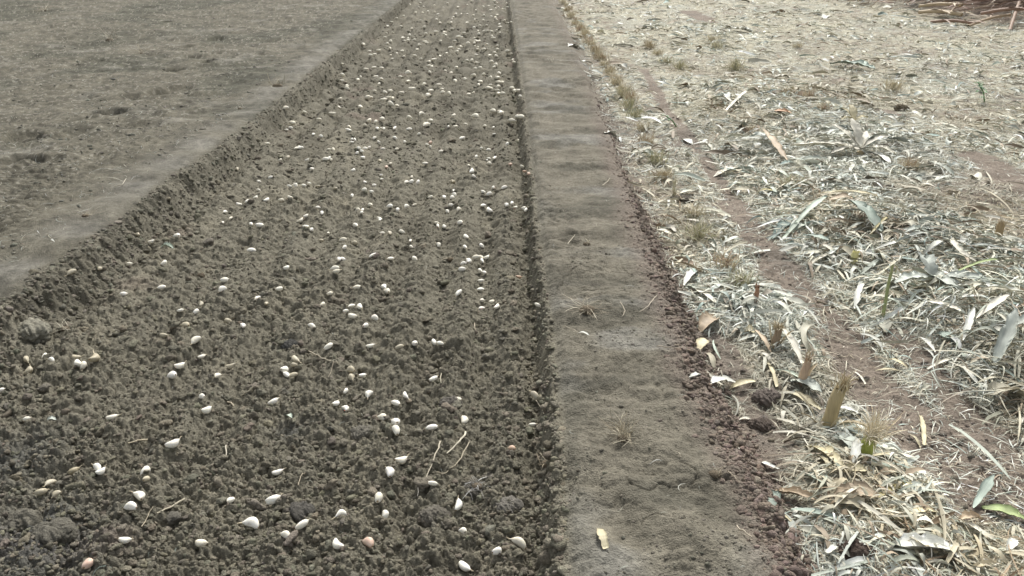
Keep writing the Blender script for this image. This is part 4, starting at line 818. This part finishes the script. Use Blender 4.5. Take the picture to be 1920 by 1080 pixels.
# ------------------------------------------------------------------ dead tufts, roots and twigs
def root_tuft(px, py, label, n, h, spread, cols, flat=1.0, w=.0013, name='dead_grass_tuft', z=ZP, lean=(0, 0), crown=.012, seed=0):
    c = spot(px, py, z)
    if z == 0: c[2] = float(ground(c[0] + np.array([-.01, 0, .01]), c[1] + np.zeros(3)).max())
    rg = np.random.default_rng(seed + 77); r_ = empty(name, c, 0, label=label, category='dead grass')
    v, f, t, b = fibres(rg, n, h, spread, cols, w=w, base=crown, lean=lean, fluff=.8); v[:, 2] = np.maximum(v[:, 2] * flat, .003 + .004 * rg.uniform(size=len(v)) * 0) + .004
    link('dry_blades', mesh_np('dry_blades', v, f, M_STRAW, t, True), r_)
    v, f = ICO[2]; v = v * [crown * 1.5, crown * 1.3, crown * .9]; v = v + .2 * crown * np.stack([vn(v[:, 0] * 300 + k, v[:, 2] * 300, k) for k in range(3)], -1); link('root_clump', mesh_np('root_clump', v, f, M_CLOD, np.tile((.17, .14, .10), (len(v), 1))), r_)
DG = [(.42, .36, .25), (.52, .47, .35), (.30, .25, .17)]
root_tuft(1100, 582, 'sprawling dead root tuft lying across the path', 60, .12, 1.25, DG, .45, .0014, lean=(-.6, 0), crown=.02, seed=1)
root_tuft(1168, 822, 'upright dead grass tuft on the path with roots trailing left', 75, .10, .42, DG, 1, .0012, lean=(-.05, .0), crown=.012, seed=2)
root_tuft(1168, 826, 'fringe of pale roots spreading from the upright tuft', 16, .09, 1.45, [(.50, .45, .33)], .3, .0016, lean=(0, 0), crown=.008, seed=3, name='root_fringe')
root_tuft(1340, 890, 'small dead tuft near the red crumbs at the path edge', 18, .05, .9, DG, .7, seed=4)
root_tuft(125, 628, 'pale dried root tuft at the foot of the left bank', 26, .08, 1.0, [(.50, .46, .36)], .6, z=0, seed=5)
root_tuft(378, 522, 'wispy upright dead tuft in the bed', 16, .07, .4, DG, 1, z=0, seed=6)
root_tuft(520, 162, 'dark tuft on the edge of the left plot', 60, .16, .9, [(.22, .2, .12), (.3, .27, .17), (.45, .4, .3)], .7, .002, z=ZT, crown=.03, seed=7)
root_tuft(205, 76, 'large wispy pale tuft on the far left plot', 70, .28, 1.05, [(.45, .42, .34), (.3, .27, .2)], .6, .0028, z=ZT, crown=.03, seed=8)
root_tuft(450, 204, 'low fan of pale grass near the left bank top', 24, .12, 1.2, [(.5, .47, .38)], .4, .002, z=ZT, seed=9)
root_tuft(845, 492, 'thin dead twigs crossing beside the clove cluster', 10, .10, 1.3, DG, .4, .0016, z=0, seed=10)
root_tuft(1025, 870, 'small root wisps clinging to the right bank', 16, .05, 1.1, DG, .6, z=.06, seed=11)
root_tuft(895, 925, 'tangle of grey dead roots on a dark clod', 34, .055, 1.35, [(.42, .42, .40), (.32, .31, .29)], .5, .0013, z=0, seed=12)
root_tuft(160, 405, 'low pale wisps on the left plot near the bank', 18, .10, 1.3, DG, .4, .0014, z=ZT, seed=13)
root_tuft(85, 20, 'faint dead tuft at the top left', 30, .2, 1.1, DG, .5, .003, z=ZT, seed=14)
root_tuft(265, 100, 'second wispy tuft right of the large pale one', 30, .2, 1.1, DG, .5, .0025, z=ZT, seed=15)
root_tuft(1033, 118, 'small pale tuft standing on the far path', 10, .1, .5, [(.6, .56, .45)], 1, .003, z=ZP, seed=16)
root_tuft(1100, 458, 'forked straw stub standing on the path', 5, .04, .6, [(.6, .55, .4)], 1, .002, z=ZP, seed=17)
def twig(pts_, r, label, col=(.42, .36, .25), z=0, lift=.012, name='twig', group=None):
    P = np.array([spot(a, b, z) for a, b in pts_])
    if z == 0: lift = .004; P[:, 2] = [float(ground(q[0] + np.array([-.012, 0, .012, 0, 0]), q[1] + np.array([0, 0, 0, .012, -.012])).max()) for q in P]
    P[:, 2] += lift; c = P.mean(0); t = np.linspace(0, 1, len(P)); tt = np.linspace(0, 1, 3 * len(P))
    Q = np.stack([np.interp(tt, t, P[:, k]) for k in range(3)], -1); rg = np.random.default_rng(int(pts_[0][0])); Q += rg.normal(0, .0012, Q.shape)
    v, f = tube(Q - c, np.linspace(r, r * .55, len(Q)), 6); o = link(name, mesh_tone(name, [(v, f, col)]), label=label, category='twig', group='dry twigs on the soil'); o.location = c
for a in [([(580, 670), (605, 682), (628, 696)], .0022, 'long straight twig in the bed right of the small clove group', (.48, .42, .31), 0), ([(628, 696), (622, 708), (617, 720)], .0012, 'thin side twig hanging from the long twig end', (.4, .34, .25), 0),
          ([(826, 843), (818, 870), (800, 912)], .0026, 'pale straight twig left of the forked dead stem', (.50, .45, .34), 0), ([(875, 828), (862, 845), (838, 858)], .0036, 'thick frayed pale stem above the forked twig', (.56, .52, .40), 0), ([(880, 850), (862, 878), (835, 896), (818, 897)], .0022, 'curved brown twig below the thick pale stem', (.40, .35, .25), 0),
          ([(788, 916), (784, 955)], .0014, 'short upright looking dark twig by the slim clove', (.35, .33, .28), 0), ([(288, 832), (268, 842), (246, 854)], .0028, 'yellowish twig in the left part of the bed', (.46, .40, .28), 0), ([(348, 946), (325, 962), (298, 980)], .0036, 'frayed thick straw at the lower left of the bed', (.42, .38, .28), 0),
          ([(480, 746), (466, 750), (452, 752)], .0028, 'short pale straw in mid bed', (.5, .45, .34), 0), ([(428, 762), (436, 768), (441, 778)], .003, 'short bent brown straw beside the pale one', (.42, .36, .26), 0), ([(426, 852), (427, 872)], .0025, 'stubby pale straw in the left half', (.5, .46, .36), 0),
          ([(826, 702), (828, 735)], .0022, 'thin pale straw right above the lone bed clove', (.5, .46, .34), 0), ([(890, 618), (891, 636)], .0022, 'tiny brown straw right of the pair of cloves', (.42, .36, .26), 0), ([(182, 604), (150, 604), (130, 606)], .0012, 'hair thin root near the left bank foot', (.5, .46, .36), 0),
          ([(1230, 560), (1216, 578), (1200, 590)], .0022, 'pale curved twig on the upper path right side', (.48, .42, .32), ZP), ([(1162, 572), (1172, 588), (1166, 598)], .002, 'forked twig left of the pale curved one', (.46, .4, .3), ZP), ([(1055, 616), (1075, 622), (1085, 630)], .0013, 'thin twig below the sprawling root tuft', (.45, .4, .3), ZP),
          ([(1380, 992), (1395, 1004), (1410, 1016)], .0024, 'thin straw on the lower right path edge', (.46, .4, .3), ZP), ([(1362, 888), (1376, 900), (1385, 912)], .0018, 'thin dark twig on the path edge crumbs', (.36, .3, .22), ZP), ([(1065, 462), (1078, 444)], .002, 'small straw on the upper path', (.5, .45, .34), ZP),
          ([(1130, 352), (1144, 338)], .0028, 'far straw on the path beside the red crumbs', (.5, .45, .34), ZP), ([(1230, 655), (1265, 658), (1290, 656)], .0018, 'long thin root lying level on the path edge', (.40, .34, .26), ZP), ([(215, 352), (230, 350), (238, 338)], .0025, 'short pale straw on the left plot', (.5, .46, .36), ZT), ([(1012, 850), (1022, 866), (1030, 872)], .0018, 'thin root dangling on the right bank', (.42, .37, .27), .06), ([(1005, 770), (1015, 778), (1020, 788)], .0018, 'curved root under the pale clove at the trench', (.45, .4, .3), 0),
          ([(560, 925), (570, 905), (575, 902)], .0015, 'short brown twig in the lower bed', (.42, .36, .26), 0), ([(270, 1010), (280, 985), (290, 965)], .0014, 'thin twig standing at the bottom left', (.4, .35, .25), 0), ([(1275, 858), (1262, 852)], .0016, 'tiny twig on the path', (.45, .4, .3), ZP)]:
    twig(a[0], a[1], a[2], a[3], a[4])

# ------------------------------------------------------------------ green weeds
def weed(px, py, h, label, n=14):
    c = spot(px, py, ZF); r_ = empty('green_weed', c, 0, label=label, category='weed'); rg = np.random.default_rng(int(px))
    v, f = tube([(0, 0, 0), (-.03, 0, h * .5), (-.09, .0, h * .95)], [.006, .005, .003], 6); link('stem', mesh_tone('stem', [(v, f, (.14, .24, .10))]), r_)
    P = np.zeros((n, 3)); P[:, 2] = (.25 + .7 * np.linspace(0, 1, n) ** .5) * h; P[:, 0] = -.095 * P[:, 2] / h
    v, f, t, b = ribbons(rg, P, rg.uniform(0, 6.28, n), h * rg.uniform(.2, .42, n), h * .15, np.tile((.10, .22, .08), (n, 1)) * rg.uniform(.7, 1.3, (n, 1)), K=4, cross=3, cup=.3, follow=False, lift=0, pitch=.7, curl=-1.3, taper=.9, local=True)
    link('leaves', mesh_np('leaves', v, f, M_LEAF, t, True, b), r_)
weed(1846, 192, .17, 'bright green weed standing alone on the far right litter', 18)
weed(1268, 238, .09, 'tiny green seedling between the rows', 8)

# ------------------------------------------------------------------ pile of brown stalks, top right
rg = np.random.default_rng(21)
def cs(x0, y0, x1, y1, r, col, label, h=(0, 0)):
    a = spot(x0, y0, ZF); b = spot(x1, y1, ZF); a[2] += h[0]; b[2] += h[1]; c = (a + b) / 2; L = np.linalg.norm(b - a)
    u = np.linspace(0, 1, 13); Q = a[None] + (b - a)[None] * u[:, None]; Q[:, 2] += .03 * np.sin(u * 3.1) ; nd = 1 + .25 * (np.abs(np.sin(u * math.pi * 4)) < .15)
    v, f = tube(Q - c, r * nd, 8); r_ = empty('corn_stalk', c, 0, label=label, category='corn stalk', group='cut stalks piled at the far right')
    link('cane', mesh_tone('cane', [(v, f, col)]), r_)
    n = 3; P = Q[[3, 6, 9]] - c; v, f, t, b2 = ribbons(rg, P, math.atan2((b - a)[1], (b - a)[0]) + rg.normal(0, .5, n), .35, .03, np.tile(np.array(col) * .9, (n, 1)), K=6, cross=3, follow=False, lift=r, pitch=.15, curl=-.4, twist=1, taper=.85, local=True)
    link('dry_leaf', mesh_np('dry_leaf', v, f, M_LEAF, t, True, b2), r_)
CB = (.30, .20, .145); CT = (.52, .42, .28)
for a in [(1722, 20, 1800, 27, .022, CT, 'upper of two pale parallel stalks at the front of the pile', (.06, .12)), (1722, 28, 1802, 35, .024, CT, 'lower of two pale parallel stalks at the front of the pile', (.04, .05)), (1745, 44, 1825, 50, .020, CB, 'brown stalk lying at the foot of the pile', (.02, .04)),
          (1862, 0, 1935, 14, .022, CT, 'straw coloured stalk sloping across the top of the pile', (.42, .3)), (1820, 2, 1875, 8, .024, (.36, .42, .18), 'green stalk near the top of the pile', (.4, .36)), (1893, 58, 1904, 32, .022, (.30, .21, .15), 'reddish stalk standing steeply at the pile front', (.0, .18)),
          (1780, 10, 1850, 18, .02, CB, 'brown stalk behind the pale pair', (.25, .28)), (1840, 30, 1925, 24, .02, (.36, .26, .18), 'level brown stalk on the right of the pile', (.25, .3)), (1835, 42, 1930, 46, .02, CB, 'dark stalk below the level brown one', (.12, .2)), (1700, 5, 1760, 10, .018, CB, 'short dark stalk at the left tip of the pile', (.1, .16)),
          (1880, 15, 1960, 34, .022, CT, 'pale stalk leaning off the right edge', (.4, .32)), (1815, 52, 1890, 42, .018, (.4, .3, .2), 'thin stalk slanting at the pile foot', (.02, .1))]:
    cs(*a)
n = 4200; A = spot(1700, 14, ZF); px_ = STALKC[0] + rg.normal(0, 1.15, n); py_ = STALKC[1] + rg.normal(0, 1.1, n)
ok = (px_ > A[0] - .2 + np.clip(A[1] - py_, -9, 9) * .3) & (py_ > spot(1850, 58, ZF)[1]); px_, py_ = px_[ok], py_[ok]; n = len(px_)
pc = np.array([(.26, .165, .125), (.34, .23, .17), (.20, .13, .10), (.44, .34, .24), (.38, .27, .21)])[rg.integers(0, 5, n)]
v, f, t, b = ribbons(rg, np.stack([px_, py_, px_], -1), rg.normal(-.15, .45, n), rg.lognormal(math.log(.55), .4, n), rg.uniform(.012, .04, n), pc, K=7, cross=3, cup=.4, arch=rg.uniform(0, .08, n), bend=rg.normal(0, .5, n), twist=rg.normal(0, 1.2, n), roll=rg.normal(0, .5, n), lift=rg.uniform(.01, .16, n), taper=.8)
link('brown_leaf_pile', mesh_np('brown_leaf_pile', v, f, M_LEAF, t, True, b), kind='stuff', label='mass of reddish brown dry leaves on the far right stalk pile', category='leaf pile')
